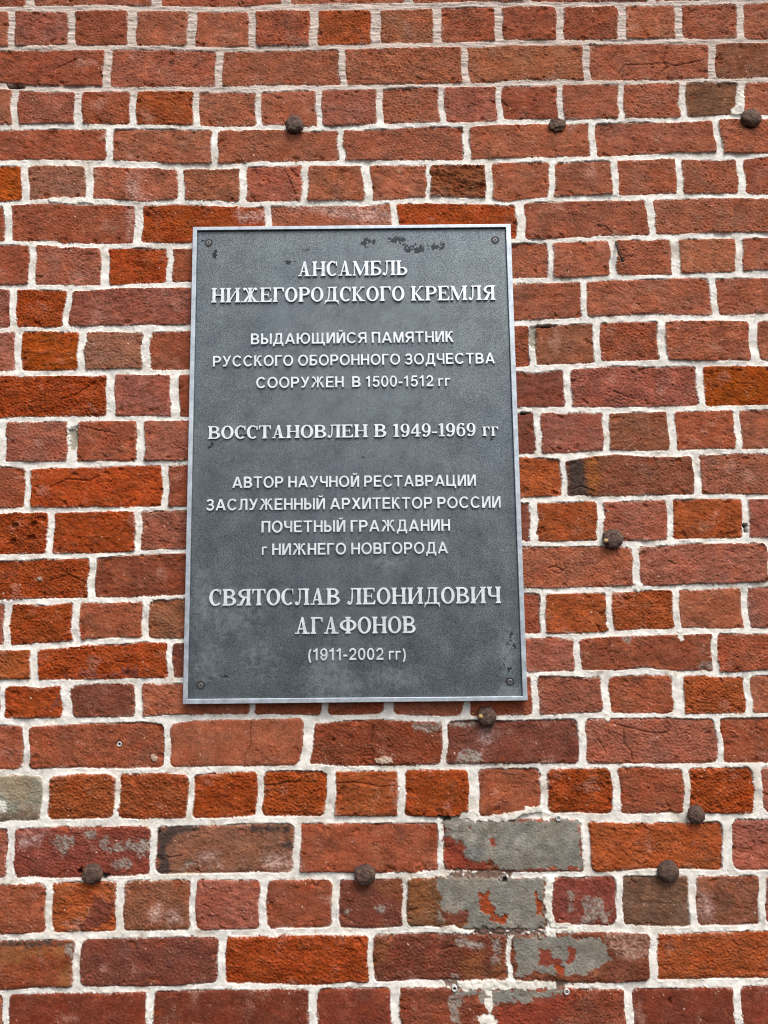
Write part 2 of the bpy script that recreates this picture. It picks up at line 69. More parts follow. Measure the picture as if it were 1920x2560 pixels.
PATCH = [["cem",[[100,2400],[131,2392],[250,2393],[356,2400],[356,2469],[206,2471],[189,2454],[182,2464],[139,2448],[127,2431],[105,2423]]],["cem",[[117,2374],[134,2374],[176,2382],[238,2384],[354,2384],[356,2404],[107,2401],[101,2387]]],["red",[[105,2414],[123,2415],[139,2433],[140,2447],[159,2462],[183,2451],[188,2467],[170,2475],[109,2469]]],["red",[[188,2416],[199,2416],[200,2429],[189,2429]]],["cem",[[85,2487],[123,2473],[214,2474],[235,2488],[288,2486],[285,2525],[287,2550],[287,2577],[156,2579],[136,2571],[145,2540],[122,2546],[95,2543],[96,2518]]],["org",[[166,2513],[178,2510],[185,2530],[198,2546],[215,2555],[209,2564],[191,2564],[180,2549],[168,2543]]],["org",[[269,2511],[274,2522],[283,2531],[282,2550],[270,2548],[271,2528]]],["org",[[210,2552],[214,2555],[213,2562],[210,2563]]],["hol",[[210,2483],[217,2481],[217,2491],[210,2492]]],["gry",[[359,2520],[375,2523],[390,2522],[398,2543],[405,2546],[394,2559],[373,2565],[353,2564],[357,2545],[351,2540]]],["gry",[[329,2510],[342,2512],[341,2526],[333,2541],[328,2539],[333,2526]]],["cem",[[226,2588],[296,2587],[384,2592],[398,2606],[401,2625],[381,2638],[352,2652],[302,2654],[271,2645],[250,2656],[230,2653],[230,2626],[226,2610]]],["red",[[271,2610],[284,2607],[293,2613],[298,2624],[315,2630],[316,2638],[270,2636]]],["red",[[325,2608],[339,2608],[337,2624],[323,2637],[316,2631],[323,2624]]],["org",[[297,2638],[315,2636],[317,2654],[303,2653]]],["pnk",[[393,2584],[471,2586],[471,2626],[411,2622],[398,2606]]],["gry",[[120,2591],[135,2590],[147,2595],[173,2593],[171,2601],[149,2605],[123,2601]]],["gry",[[187,2590],[202,2590],[203,2620],[190,2618]]],["gry",[[184,2626],[204,2623],[201,2638],[185,2635]]],["gry",[[110,2648],[125,2649],[125,2655],[112,2654]]],["brn",[[-31,2585],[4,2586],[-5,2624],[-29,2634]]],["brn",[[123,2622],[172,2612],[168,2661],[128,2660]]],["brn",[[195,2626],[214,2588],[211,2660],[183,2661]]],["cem",[[113,2676],[228,2677],[321,2677],[322,2688],[297,2697],[239,2703],[199,2700],[184,2703],[164,2696],[153,2685],[121,2687]]],["gry",[[107,2687],[124,2679],[132,2695],[121,2706],[126,2734],[106,2722]]],["gry",[[-627,2411],[-612,2401],[-588,2404],[-585,2422],[-605,2431],[-623,2425]]],["gry",[[-568,2397],[-547,2396],[-546,2411],[-558,2408]]],["gry",[[-541,2409],[-523,2403],[-517,2417],[-528,2423],[-537,2420]]],["gry",[[-528,2425],[-446,2409],[-445,2434],[-463,2439],[-481,2431],[-516,2433]]],["gry",[[-511,2449],[-486,2445],[-477,2456],[-480,2462],[-509,2464]]],["wsm",[[-697,2401],[-636,2394],[-650,2416],[-688,2421]]],["wht",[[-728,2340],[-717,2338],[-714,2350],[-718,2360],[-728,2357]]],["dkb",[[-727,2361],[-709,2361],[-674,2350],[-653,2359],[-652,2373],[-727,2374]]],["blk",[[-433,2388],[-354,2388],[-357,2396],[-404,2407],[-413,2427],[-408,2478],[-430,2477]]],["blk",[[-255,2387],[-181,2387],[-179,2410],[-187,2398],[-255,2400]]],["blk",[[-207,2422],[-179,2415],[-179,2428],[-204,2428]]],["gry",[[-391,2468],[-373,2454],[-365,2449],[-363,2457],[-382,2468]]],["wsm",[[-356,2438],[-324,2435],[-314,2461],[-350,2455]]],["wsm",[[-237,2444],[-195,2439],[-183,2465],[-228,2468]]],["blk",[[364,1698],[398,1694],[400,1729],[402,1752],[423,1771],[362,1770]]],["orb",[[395,1694],[424,1694],[425,1733],[417,1771],[406,1771],[399,1739]]],["dkb",[[668,891],[702,886],[735,892],[713,918],[721,947],[707,960],[653,963],[665,932]]],["gry",[[45,2206],[102,2202],[104,2214],[72,2221],[51,2216]]],["stn",[[-26,2269],[-10,2265],[8,2269],[9,2277],[-7,2279],[-22,2277]]],["gry",[[129,2275],[134,2258],[158,2254],[173,2261],[179,2274],[170,2278]]],["gry",[[117,2205],[172,2203],[175,2213],[123,2212]]],["wsm",[[171,2220],[190,2214],[204,2222],[201,2238],[180,2242],[171,2235]]],["gry",[[451,2049],[468,2047],[466,2058],[455,2061]]],["gry",[[601,2096],[624,2095],[626,2105],[614,2111],[599,2108]]],["stn",[[-449,2259],[-443,2257],[-435,2261],[-435,2268],[-441,2270],[-448,2265]]],["stn",[[-680,1921],[-674,1919],[-668,1922],[-670,1927],[-677,1928]]],["yel",[[-715,2587],[-642,2593],[-595,2594],[-588,2615],[-618,2604],[-655,2615],[-678,2623],[-713,2628]]],["blk",[[-715,2586],[-581,2587],[-583,2592],[-656,2596],[-715,2591]]],["gry",[[-595,2592],[-579,2591],[-579,2624],[-585,2615],[-593,2604]]],["yel",[[-602,2629],[-582,2624],[-580,2667],[-603,2667]]],["wsm",[[-445,2543],[-425,2524],[-421,2554],[-436,2557]]],["wsm",[[-412,2551],[-401,2535],[-392,2538],[-384,2554],[-406,2558]]],["mar",[[-633,2144],[-624,2147],[-621,2165],[-641,2170]]],["mar",[[-619,2112],[-589,2107],[-583,2095],[-571,2101],[-534,2110],[-498,2094],[-476,2096],[-473,2111],[-528,2113]]],["mar",[[-567,2569],[-553,2536],[-543,2506],[-528,2517],[-507,2520],[-512,2548],[-529,2564],[-558,2571]]],["wsm",[[-525,1081],[-508,1099],[-500,1121],[-486,1135],[-523,1136],[-533,1120]]],["wsm",[[-529,1155],[-514,1154],[-515,1222],[-523,1222]]],["wsm",[[-304,1169],[-244,1166],[-244,1191],[-297,1187]]],["wsm",[[-187,1162],[-71,1161],[18,1164],[21,1198],[-38,1193],[-104,1175]]],["dkb",[[433,2546],[483,2533],[532,2544],[519,2561],[437,2565]]],["dkb",[[435,2493],[477,2491],[472,2519],[436,2529]]],["dkb",[[598,2517],[636,2517],[631,2548],[607,2556],[597,2542]]],["wsm",[[569,2514],[592,2520],[592,2561],[569,2561]]],["gry",[[-28,2533],[-7,2530],[-9,2544],[-19,2541]]],["gry",[[-83,2535],[-75,2537],[-78,2545],[-83,2545]]],["brn",[[35,2486],[73,2487],[72,2520],[63,2556],[37,2550]]],["gry",[[88,2537],[95,2545],[104,2562],[89,2562]]],["brn",[[-36,2491],[20,2489],[22,2522],[-10,2514]]],["mar",[[95,2543],[121,2548],[144,2539],[143,2565],[104,2565]]],["hol",[[-794,872],[-762,873],[-758,879],[-785,883],[-792,880]]],["hol",[[91,2374],[115,2374],[116,2380],[105,2382]]],["hol",[[309,1421],[343,1419],[353,1421],[330,1426],[310,1425]]],["drt",[[298,1423],[310,1423],[310,1468],[296,1468]]],["drt",[[-631,1627],[-614,1621],[-611,1656],[-626,1672]]],["pit",[[-734,1823],[-732,1815],[-723,1814],[-720,1818],[-729,1824]]],["pit",[[-700,1820],[-697,1812],[-684,1811],[-684,1817],[-693,1822]]],["pit",[[-737,1853],[-735,1845],[-726,1845],[-727,1853],[-732,1856]]],["pit",[[-706,1848],[-701,1840],[-689,1838],[-687,1844],[-696,1851]]],["pit",[[503,2696],[508,2695],[509,2706],[504,2704]]],["pit",[[-106,2235],[-103,2232],[-100,2235],[-103,2239]]],["pit",[[-516,2236],[-510,2231],[-503,2238],[-509,2246]]],["hol",[[703,1831],[710,1831],[709,1849],[703,1848]]],["hol",[[-578,2466],[-571,2459],[-569,2466],[-574,2471]]],["hol",[[-537,2472],[-518,2470],[-520,2477],[-532,2481]]],["hol",[[275,1602],[297,1602],[297,1605],[275,1605]]],["gap",[[120,2471],[159,2472],[229,2474],[229,2486],[158,2484],[120,2483]]],["gap",[[150,2572],[243,2577],[286,2576],[285,2585],[225,2588],[150,2583]]],["gap",[[97,2661],[125,2662],[126,2676],[98,2676]]],["gap",[[299,2662],[319,2664],[319,2678],[300,2679]]],["red",[[188,2709],[205,2704],[249,2698],[298,2689],[330,2676],[334,2697],[315,2711],[291,2736],[275,2761],[186,2760]]],["mor",[[135,2370],[161,2364],[171,2375],[178,2377],[176,2384],[140,2381],[134,2377]]],["mor",[[184,2383],[191,2374],[209,2372],[239,2368],[255,2366],[257,2359],[287,2360],[286,2369],[255,2372],[234,2383],[214,2386]]],["mor",[[287,2367],[302,2369],[299,2385],[281,2383]]],["mor",[[292,2485],[304,2488],[300,2514],[297,2536],[304,2564],[343,2567],[341,2574],[297,2573],[287,2550],[284,2528],[287,2506]]],["mor",[[285,2576],[341,2572],[343,2579],[305,2582],[304,2587],[285,2586]]],["mor",[[98,2567],[118,2566],[124,2573],[154,2576],[153,2582],[115,2581],[97,2580]]],["mor",[[122,2666],[133,2662],[177,2660],[223,2661],[300,2665],[301,2676],[228,2677],[171,2676],[130,2678]]],["mor",[[173,2679],[184,2678],[184,2687],[174,2687]]],["mor",[[172,2688],[183,2689],[185,2709],[178,2716],[170,2706]]],["mor",[[156,2722],[181,2714],[193,2731],[189,2735],[174,2739],[163,2734]]],["mor",[[559,2038],[570,2035],[572,2053],[566,2058],[560,2050]]],["mor",[[-696,1131],[-616,1130],[-599,1146],[-652,1146],[-692,1141]]],["mor",[[483,1945],[498,1946],[497,1959],[489,1964],[482,1961]]],["mor",[[413,2190],[422,2190],[420,2206],[414,2202]]],["mor",[[738,956],[752,938],[760,918],[772,904],[767,962],[740,963]]]]
CRACK = [[[-28,2208],[-32,2236],[-28,2256],[-30,2276]],[[-260,2198],[-259,2242],[-270,2259],[-271,2275]],[[614,802],[605,835],[610,850],[599,861]],[[507,863],[522,843],[569,842],[607,839],[630,847],[688,836]],[[-232,2316],[-211,2316],[-196,2311],[-169,2311],[-157,2295],[-142,2292]],[[373,1758],[389,1753],[402,1758],[414,1765]],[[389,1752],[392,1736]],[[462,1561],[484,1570],[509,1578]],[[447,2220],[448,2246],[460,2261],[460,2277]],[[429,2210],[480,2223],[506,2228],[531,2227]],[[398,2237],[412,2261]],[[277,2314],[295,2329]],[[-650,1565],[-621,1555],[-596,1539],[-584,1529]],[[-609,1621],[-570,1628],[-535,1636]],[[-655,1927],[-618,1915],[-590,1930]],[[-699,840],[-682,833],[-649,815]],[[-661,1743],[-630,1727],[-585,1731],[-567,1721]],[[91,2608],[114,2603]],[[447,1206],[463,1208],[476,1224]],[[490,1271],[522,1277]],[[553,1903],[565,1909]],[[317,1913],[333,1911],[345,1919],[338,1925],[326,1921]],[[-630,1269],[-617,1257],[-588,1256]],[[-97,2313],[-64,2311],[-17,2320],[13,2319]],[[-523,2083],[-489,2087]],[[-409,2443],[-386,2440]],[[28,2542],[51,2537]],[[-204,1074],[-190,1100],[-180,1135]]]
PLAQUE_OUT = [[-387.2,2391.2],[263.7,2389.9],[264.5,1436.8],[-385.2,1436.8]]
PLAQUE_IN = [[-378.3,2383.5],[253.3,2382.4],[255.3,1444.7],[-376.4,1446.3]]
SCREW = [[-354.9,2358.4],[231.4,2357.2],[232.8,1471.8],[-352.9,1471.3]]
LINE = [["f","АНСАМБЛЬ",-171.3,2282.7,50.6,2282.7,31.3],["f","НИЖЕГОРОДСКОГО КРЕМЛЯ",-346.3,2228.9,227.6,2227.7,30.8],["s","ВЫДАЮЩИЙСЯ ПАМЯТНИК",-265.4,2140.2,141.6,2140.5,22.5],["s","РУССКОГО ОБОРОННОГО ЗОДЧЕСТВА",-340.8,2094.8,222.7,2094.9,22.2],["s","СООРУЖЕН  В 1500-1512 гг",-253.7,2049.6,132.1,2049.3,22.4],["f","ВОССТАНОВЛЕН В 1949-1969 гг",-347.8,1947.1,225.0,1947.3,26.1],["s","АВТОР НАУЧНОЙ РЕСТАВРАЦИИ",-298.2,1848.8,178.0,1847.7,22.2],["s","ЗАСЛУЖЕННЫЙ АРХИТЕКТОР РОССИИ",-348.2,1804.9,225.1,1804.0,22.3],["s","ПОЧЕТНЫЙ ГРАЖДАНИН",-240.3,1760.5,125.7,1759.8,22.6],["s","г НИЖНЕГО НОВГОРОДА",-239.2,1716.6,120.6,1716.1,22.2],["f","СВЯТОСЛАВ ЛЕОНИДОВИЧ",-339.3,1620.4,220.2,1619.5,31.3],["f","АГАФОНОВ",-174.3,1565.3,55.8,1564.7,31.4],["s","(1911-2002 гг)",-149.1,1515.6,36.1,1515.3,21.8]]
STUD = [[-181.8,2623.7,20.6,19.8],[371.9,2619.1,16.6,15.1],[777.4,2625.7,22.6,21.6],[442.8,1741.9,21.5,20.1],[188.7,1406.7,18.5,19.3],[572.4,1224.3,16.7,18.0],[-547.6,1131.5,19.9,19.4],[-44.9,1125.1,20.4,19.9],[514.4,1125.0,20.4,20.8]]
PLUG = [[316.8,1220.3,5.6],[116.2,926.0,5.5],[319.5,918.9,5.5],[-509.1,1362.0,5.1]]
NAIL = [[483.5,2358.8],[481.9,2341.5],[483.2,2327.7],[486.5,2317.3],[490.1,2311.1]]

S0 = CAM_Z + 2.0


def lin(c):
    c = np.asarray(c, dtype=np.float32) / 255.0
    return np.where(c <= 0.04045, c / 12.92, ((c + 0.055) / 1.055) ** 2.4)


def put(name, me, parent=None, mat=None):
    o = bpy.data.objects.new(name, me)
    COL.objects.link(o)
    if mat is not None:
        me.materials.append(mat)
    if parent is not None:
        o.parent = parent
    return o


def thing(name, label, cat, loc, group=None):
    o = bpy.data.objects.new(name, None)
    o.empty_display_size = 0.02
    COL.objects.link(o)
    o.location = loc
    o['label'] = label
    o['category'] = cat
    if group:
        o['group'] = group
    return o


# ------------------------------------------------------------------ materials
class NodeMat:
    def __init__(self, name):
        self.m = bpy.data.materials.new(name)
        self.m.use_nodes = True
        self.nt = self.m.node_tree
        self.b = self.nt.nodes['Principled BSDF']
        self.co = self.nt.nodes.new('ShaderNodeTexCoord')

    def n(self, t, **kw):
        x = self.nt.nodes.new(t)
        for k, v in kw.items():
            setattr(x, k, v)
        return x

    def l(self, a, b):
        self.nt.links.new(a, b)

    def noise(self, scale, detail=4.0, rough=0.55, dist=0.0, vec=None):
        x = self.n('ShaderNodeTexNoise')
        x.inputs['Scale'].default_value = scale
        x.inputs['Detail'].default_value = detail
        x.inputs['Roughness'].default_value = rough
        x.inputs['Distortion'].default_value = dist
        self.l(vec if vec is not None else self.co.outputs['Object'], x.inputs['Vector'])
        return x.outputs['Fac']

    def ramp(self, fac, *stops):
        r = self.n('ShaderNodeValToRGB')
        e = r.color_ramp.elements
        while len(e) > 1:
            e.remove(e[-1])
        for i, (p, c) in enumerate(stops):
            q = e[0] if i == 0 else e.new(p)
            q.position = p
            q.color = tuple(c) + (1.0,) if not isinstance(c, float) else (c, c, c, 1.0)
        self.l(fac, r.inputs[0])
        return r.outputs[0]

    def mix(self, fac, a, b, mode='MIX'):
        x = self.n('ShaderNodeMix', data_type='RGBA', blend_type=mode)
        for s, v in ((0, fac), (6, a), (7, b)):
            if hasattr(v, 'is_output'):
                self.l(v, x.inputs[s])
            elif s == 0:
                x.inputs[0].default_value = v
            else:
                x.inputs[s].default_value = tuple(v) + (1.0,)
        return x.outputs[2]

    def bump(self, h, strength, dist, prev=None):
        x = self.n('ShaderNodeBump')
        x.inputs['Strength'].default_value = strength
        x.inputs['Distance'].default_value = dist
        self.l(h, x.inputs['Height'])
        if prev is not None:
            self.l(prev, x.inputs['Normal'])
        self.l(x.outputs[0], self.b.inputs['Normal'])
        return x.outputs[0]


def wall_mat(name, speck, bump):
    k = NodeMat(name)
    at = k.n('ShaderNodeAttribute', attribute_name='tint')
    f = k.noise(900, 3, 0.6)
    g = k.noise(230, 4, 0.65)
    c = k.mix(1.0, at.outputs['Color'], k.ramp(f, (0.25, 1.0 - speck), (0.75, 1.0 + speck)), 'MULTIPLY')
    c = k.mix(1.0, c, k.ramp(g, (0.3, 1.0 - speck * .8), (0.7, 1.0 + speck * .8)), 'MULTIPLY')
    k.l(c, k.b.inputs['Base Color'])
    k.b.inputs['Roughness'].default_value = 0.93
    k.b.inputs['Specular IOR Level'].default_value = 0.08
    h = k.bump(g, bump, 0.0016)
    k.bump(f, bump * .7, 0.0006, h)
    return k.m


MAT_BRICK = wall_mat('weathered_brick', 0.16, 0.55)
MAT_MORTAR = wall_mat('lime_mortar', 0.05, 0.3)
MAT_CEMENT = wall_mat('grey_cement', 0.12, 0.6)

k = NodeMat('cast_plate_metal')
geo = k.n('ShaderNodeAttribute', attribute_name='stain')
n1 = k.noise(520, 2, 0.5, 1.2)
n2 = k.noise(24, 6, 0.62)
n3 = k.noise(5.5, 3, 0.5)
n4 = k.noise(75, 8, 0.75, 0.6)
c = k.ramp(n2, (0.30, (0.100, 0.117, 0.126)), (0.66, (0.160, 0.184, 0.195)))
c = k.mix(k.ramp(n3, (0.42, 0.0), (0.66, 0.35)), c, (0.125, 0.150, 0.185))
c = k.mix(1.0, c, k.ramp(n1, (0.38, 0.56), (0.62, 1.44)), 'MULTIPLY')
mp = k.n('ShaderNodeMapping')
mp.inputs['Scale'].default_value = (1.0, 1.0, 0.09)
k.l(k.co.outputs['Object'], mp.inputs['Vector'])
c = k.mix(1.0, c, k.ramp(k.noise(38, 4, 0.6, 0.0, mp.outputs[0]), (0.34, 0.93), (0.66, 1.06)), 'MULTIPLY')
sep = k.n('ShaderNodeSeparateColor')
k.l(geo.outputs['Color'], sep.inputs[0])


def thresh(chan, noi, lo, hi):
    a = k.n('ShaderNodeMath', operation='ADD')
    k.l(chan, a.inputs[0])
    k.l(noi, a.inputs[1])
    return k.ramp(a.outputs[0], (lo, 0.0), (hi, 1.0))


bl = thresh(sep.outputs[0], n4, 0.76, 1.32)
c = k.mix(k.ramp(bl, (0.0, 0.0), (1.0, 0.6)), c, (0.33, 0.37, 0.395))               # pale bloom of oxide
c = k.mix(thresh(sep.outputs[1], k.noise(105, 3, 0.6), 0.96, 1.14), c, (0.030, 0.036, 0.043))
k.l(c, k.b.inputs['Base Color'])
k.b.inputs['Metallic'].default_value = 0.75
k.l(k.ramp(n2, (0.3, 0.40), (0.7, 0.55)), k.b.inputs['Roughness'])
k.bump(n1, 0.4, 0.0012)
MAT_PLATE = k.m


def metal(name, col, metallic, rough, scale=90, amp=0.18, bump=0.15):
    k = NodeMat(name)
    n1 = k.noise(scale, 5, 0.6)
    n2 = k.noise(scale * 6, 2, 0.5)
    c = k.ramp(n1, (0.3, [v * (1 - amp) for v in col]), (0.7, [min(1, v * (1 + amp)) for v in col]))
    k.l(c, k.b.inputs['Base Color'])
    k.b.inputs['Metallic'].default_value = metallic
    k.l(k.ramp(n1, (0.3, rough - .06), (0.7, rough + .08)), k.b.inputs['Roughness'])
    k.bump(n2, bump, 0.0006)
    return k.m


MAT_FRAME = metal('worn_aluminium', (0.50, 0.55, 0.60), 0.55, 0.48, 55, 0.26)
MAT_LETTER = metal('polished_aluminium', (0.77, 0.81, 0.84), 0.35, 0.38, 60, 0.18)
MAT_SCREW = metal('dull_steel', (0.20, 0.20, 0.20), 0.6, 0.5, 300, 0.3)
MAT_RECESS = metal('recess_black', (0.035, 0.035, 0.037), 0.3, 0.6, 300, 0.3)  # near-black colour stands in for the dark depth of slots and countersinks
MAT_PLUG = metal('grey_plastic', (0.50, 0.51, 0.50), 0.0, 0.55, 200, 0.12)
MAT_HOLE = metal('bore_black', (0.03, 0.03, 0.03), 0.0, 0.9, 200, 0.1)  # near-black disc stands in for the dark depth of the bore


def rust_mat(name, a, b, c_):
    k = NodeMat(name)
    n1 = k.noise(70, 6, 0.65)
    n2 = k.noise(300, 4, 0.7)
    c = k.ramp(n1, (0.32, a), (0.52, b), (0.70, c_))
    c = k.mix(1.0, c, k.ramp(n2, (0.3, 0.65), (0.7, 1.35)), 'MULTIPLY')
    k.l(c, k.b.inputs['Base Color'])
    k.b.inputs['Metallic'].default_value = 0.15
    k.b.inputs['Roughness'].default_value = 0.68
    k.bump(n2, 1.0, 0.0030)
    return k.m


MAT_RUST = rust_mat('brown_iron', (0.050, 0.029, 0.022), (0.110, 0.060, 0.043), (0.20, 0.115, 0.080))
MAT_RUST_WARM = rust_mat('rusted_iron', (0.045, 0.024, 0.016), (0.105, 0.050, 0.026), (0.19, 0.095, 0.045))
MAT_NAIL = rust_mat('dark_wire_rust', (0.018, 0.010, 0.008), (0.035, 0.018, 0.012), (0.07, 0.035, 0.02))
MAT_OCHRE = rust_mat('ochre_lime', (0.45, 0.25, 0.07), (0.55, 0.38, 0.16), (0.7, 0.55, 0.35))

# ------------------------------------------------------------------ the brick wall: one surveyed relief
EXT_U, EXT_S = 1100.0, 800.0
U_IN, SA_IN, SB_IN = (-860.0, 870.0), S0 * 1000 - 2945.0, S0 * 1000 - 845.0
STEP, CO = 1.6, 5.0


def axis(a, b, e):
    return np.concatenate([np.arange(a - e, a, CO), np.arange(a, b, STEP), np.arange(b, b + e, CO)]).astype(np.float32)


U = axis(*U_IN, EXT_U)
S = axis(SA_IN, SB_IN, EXT_S)
NU, NS = len(U), len(S)
fx = np.fft.fftfreq(NU, STEP)[None, :].astype(np.float32)
fy = np.fft.fftfreq(NS, STEP)[:, None].astype(np.float32)


def spec(lo, hi, p=1.8, stretch=1.0, ang=0.0):
    """band-limited power-law noise, wavelengths lo..hi mm, longer along a direction by `stretch`"""
    ca, sa = math.cos(ang), math.sin(ang)
    a = (fx * ca + fy * sa) * math.sqrt(stretch)
    b = (-fx * sa + fy * ca) / math.sqrt(stretch)
    kk = np.sqrt(a * a + b * b)
    amp = np.where((kk > 1 / hi) & (kk < 1 / lo), np.maximum(kk, 1e-5) ** (-p), 0.0)
    w = RNG.standard_normal((NS, NU)).astype(np.float32)
    r = np.fft.ifft2(np.fft.fft2(w) * amp).real.astype(np.float32)
    return r / r.std()


def sm(x, a, b):
    t = np.clip((x - a) / (b - a), 0, 1)
    return t * t * (3 - 2 * t)


TINT = {'r': (146, 85, 65), 'R': (139, 74, 54), 'u': (146, 73, 40), 'o': (142, 62, 27), 'O': (146, 66, 20),
        'd': (110, 61, 51), 'm': (142, 82, 68), 'p': (142, 92, 76), 'b': (130, 80, 61), 'D': (120, 68, 44),
        'K': (112, 74, 56), 'S': (156, 89, 65), 'q': (114, 54, 41), 'X': (126, 74, 58), 'g': (140, 129, 117),
        'G': (130, 72, 56), 'k': (110, 80, 66), 'C': (114, 74, 52), 'P': (118, 60, 52), 'E': (124, 63, 42),
        'F': (110, 58, 46), 'H': (122, 66, 50), 'W': (124, 62, 52), 'Z': (126, 84, 66), 'Y': (130, 65, 46), 'v': (116, 60, 44)}
KINDS = list(TINT)

# --- continue the survey beyond the picture with the same bond
beds = [np.array(b, dtype=np.float32) for b in BED]
beds = [b[np.argsort(b[:, 0])] for b in beds]
tops = [np.interp(U, b[:, 0], b[:, 1]) for b in beds]
bots = [np.interp(U, b[:, 0], b[:, 2]) for b in beds]
joints = [list(map(tuple, j)) for j in JOINT]              # joints[0] lies above bed 0
kinds = [[KINDS[q] for q in r] for r in ROW_KIND]
PITCH = 86.0
ROW_OLD = 17
while tops[0].min() > S[0] - 100:
    ROW_OLD += 1
    tops.insert(0, tops[0] - PITCH)
    bots.insert(0, bots[0] - PITCH)
    joints.insert(0, None)
    kinds.insert(0, None)
while bots[-1].max() < S[-1] + 100:
    tops.append(tops[-1] + PITCH)
    bots.append(bots[-1] + PITCH)
    joints.append(None)
    kinds.append(None)
if len(joints) > len(tops) + 1:
    joints, kinds = joints[:len(tops) + 1], kinds[:len(tops) + 1]
while len(joints) < len(tops) + 1:
    joints.append(None)
    kinds.append(None)
lo_u, hi_u = U[0] - 300, U[-1] + 300
for i in range(len(joints)):
    if joints[i] is None:
        pit = 131.0 if i % 2 else 262.0
        x = lo_u + random.uniform(0, 200)
        L = []
        while x < hi_u:
            L.append((x, x, 14.0))
            x += pit + random.uniform(-5, 5)
        joints[i] = L
        kinds[i] = [random.choice(['r', 'R', 'r', 'R', 'm', 'u']) for _ in range(len(L) + 1)]
    else:
        L = joints[i]
        gap = np.median(np.diff([a[0] for a in L]))
        pit = 131.0 if gap < 190 else 262.0
        kk = kinds[i]
        x = L[0][0] - pit
        while x > lo_u:
            L.insert(0, (x, x, 14.0))
            kk.insert(0, random.choice(['r', 'R', 'r', 'm']))
            x -= pit
        x = L[-1][0] + pit
        while x < hi_u:
            L.append((x, x, 14.0))
            kk.append(random.choice(['r', 'R', 'r', 'm']))
            x += pit

ROUGH = {'o': 1.5, 'O': 1.4, 'u': 1.35, 'D': 2.2, 'S': 0.35, 'q': 0.45, 'd': 0.8, 'p': 1.2, 'm': 1.1, 'g': 0.7}

n_w1 = spec(7, 60, 1.5)
n_w2 = spec(7, 60, 1.5)
n_w3 = spec(3.4, 12, 1.0)
n_w4 = spec(3.4, 12, 1.0)
ragged = 0.45 + 0.85 * sm(spec(40, 260, 1.4), -0.2, 1.6)     # some arrises are crisp, others eaten away
U2 = U[None, :] + ragged * (0.75 * n_w1 + 0.5 * n_w3)
S2 = S[:, None] + ragged * (0.6 * n_w2 + 0.5 * n_w4)

d = np.full((NS, NU), -50.0, np.float32)                   # distance into the brick from its nearest arris
bid = np.zeros((NS, NU), np.int32)
urel = np.zeros((NS, NU), np.float32)
srel = np.zeros((NS, NU), np.float32)
row = np.zeros((NS, NU), np.int32)
for kx in range(len(tops)):
    row += (S2 > ((tops[kx] + bots[kx]) / 2)[None, :])
cols = np.broadcast_to(np.arange(NU)[None, :], (NS, NU))
base_id = 0
brick_kind, brick_row = [], []
for r in range(len(tops) + 1):
    m = row == r
    if not m.any():
        base_id += len(joints[r]) + 1
        brick_kind += kinds[r]
        brick_row += [r] * (len(joints[r]) + 1)
        continue
    cc = cols[m]
    ss, uu = S2[m], U2[m]
    a = bots[r - 1][cc] if r > 0 else tops[0][cc] - PITCH + 14
    b = tops[r][cc] if r < len(tops) else bots[-1][cc] + PITCH
    f = np.clip((ss - a) / np.maximum(b - a, 1), 0, 1)
    L = np.array(sorted(joints[r]), dtype=np.float32)
    idx = np.zeros(len(cc), np.int32)
    dl = np.full(len(cc), 500.0, np.float32)
    dr = np.full(len(cc), 500.0, np.float32)
    wob = 1.2 * np.sin(f * 7 + r) 
    for (xt, xb, w) in L:
        q = uu - (xt + (xb - xt) * f + wob)
        idx += q > 0
        right = q > 0
        dl = np.where(right, q - w / 2, dl)
        dr = np.where(~right & (dr > 400), -q - w / 2, dr)
    dx, dy = np.minimum(dl, dr), np.minimum(ss - a, b - ss)
    rho = (4.0 if r > ROW_OLD - 1 else 3.0) + (7.5 if r > ROW_OLD - 1 else 3.0) * ((idx * 37 + r * 11) % 7) / 6.0
    dd = np.where((dx < rho) & (dy < rho), rho - np.hypot(rho - dx, rho - dy), np.minimum(dx, dy))
    d[m] = dd
    bid[m] = base_id + idx
    urel[m] = np.clip((dl - dr) / 250.0, -1, 1)
    srel[m] = f - 0.5
    base_id += len(L) + 1
    brick_kind += kinds[r]
    brick_row += [r] * (len(L) + 1)
NB = base_id
brick_kind = brick_kind[:NB]
tint = np.array([lin(TINT[c_]) for c_ in brick_kind], dtype=np.float32) * np.array([1.05, 1.06, 0.95], np.float32)
tint *= np.exp(RNG.normal(0, 0.055, (NB, 1))).astype(np.float32) * np.exp(RNG.normal(0, 0.02, (NB, 3))).astype(np.float32)
rgh = np.array([ROUGH.get(c_, 1.0) for c_ in brick_kind], np.float32)
off = RNG.normal(0, 1.0, NB).astype(np.float32)
ta, tb = RNG.normal(0, 0.9, NB).astype(np.float32), RNG.normal(0, 0.8, NB).astype(np.float32)
wmix = RNG.uniform(0, 1, NB).astype(np.float32)

d += 0.75
mask = np.clip(d / 1.2 + 0.5, 0, 1)                         # 1 brick, 0 mortar

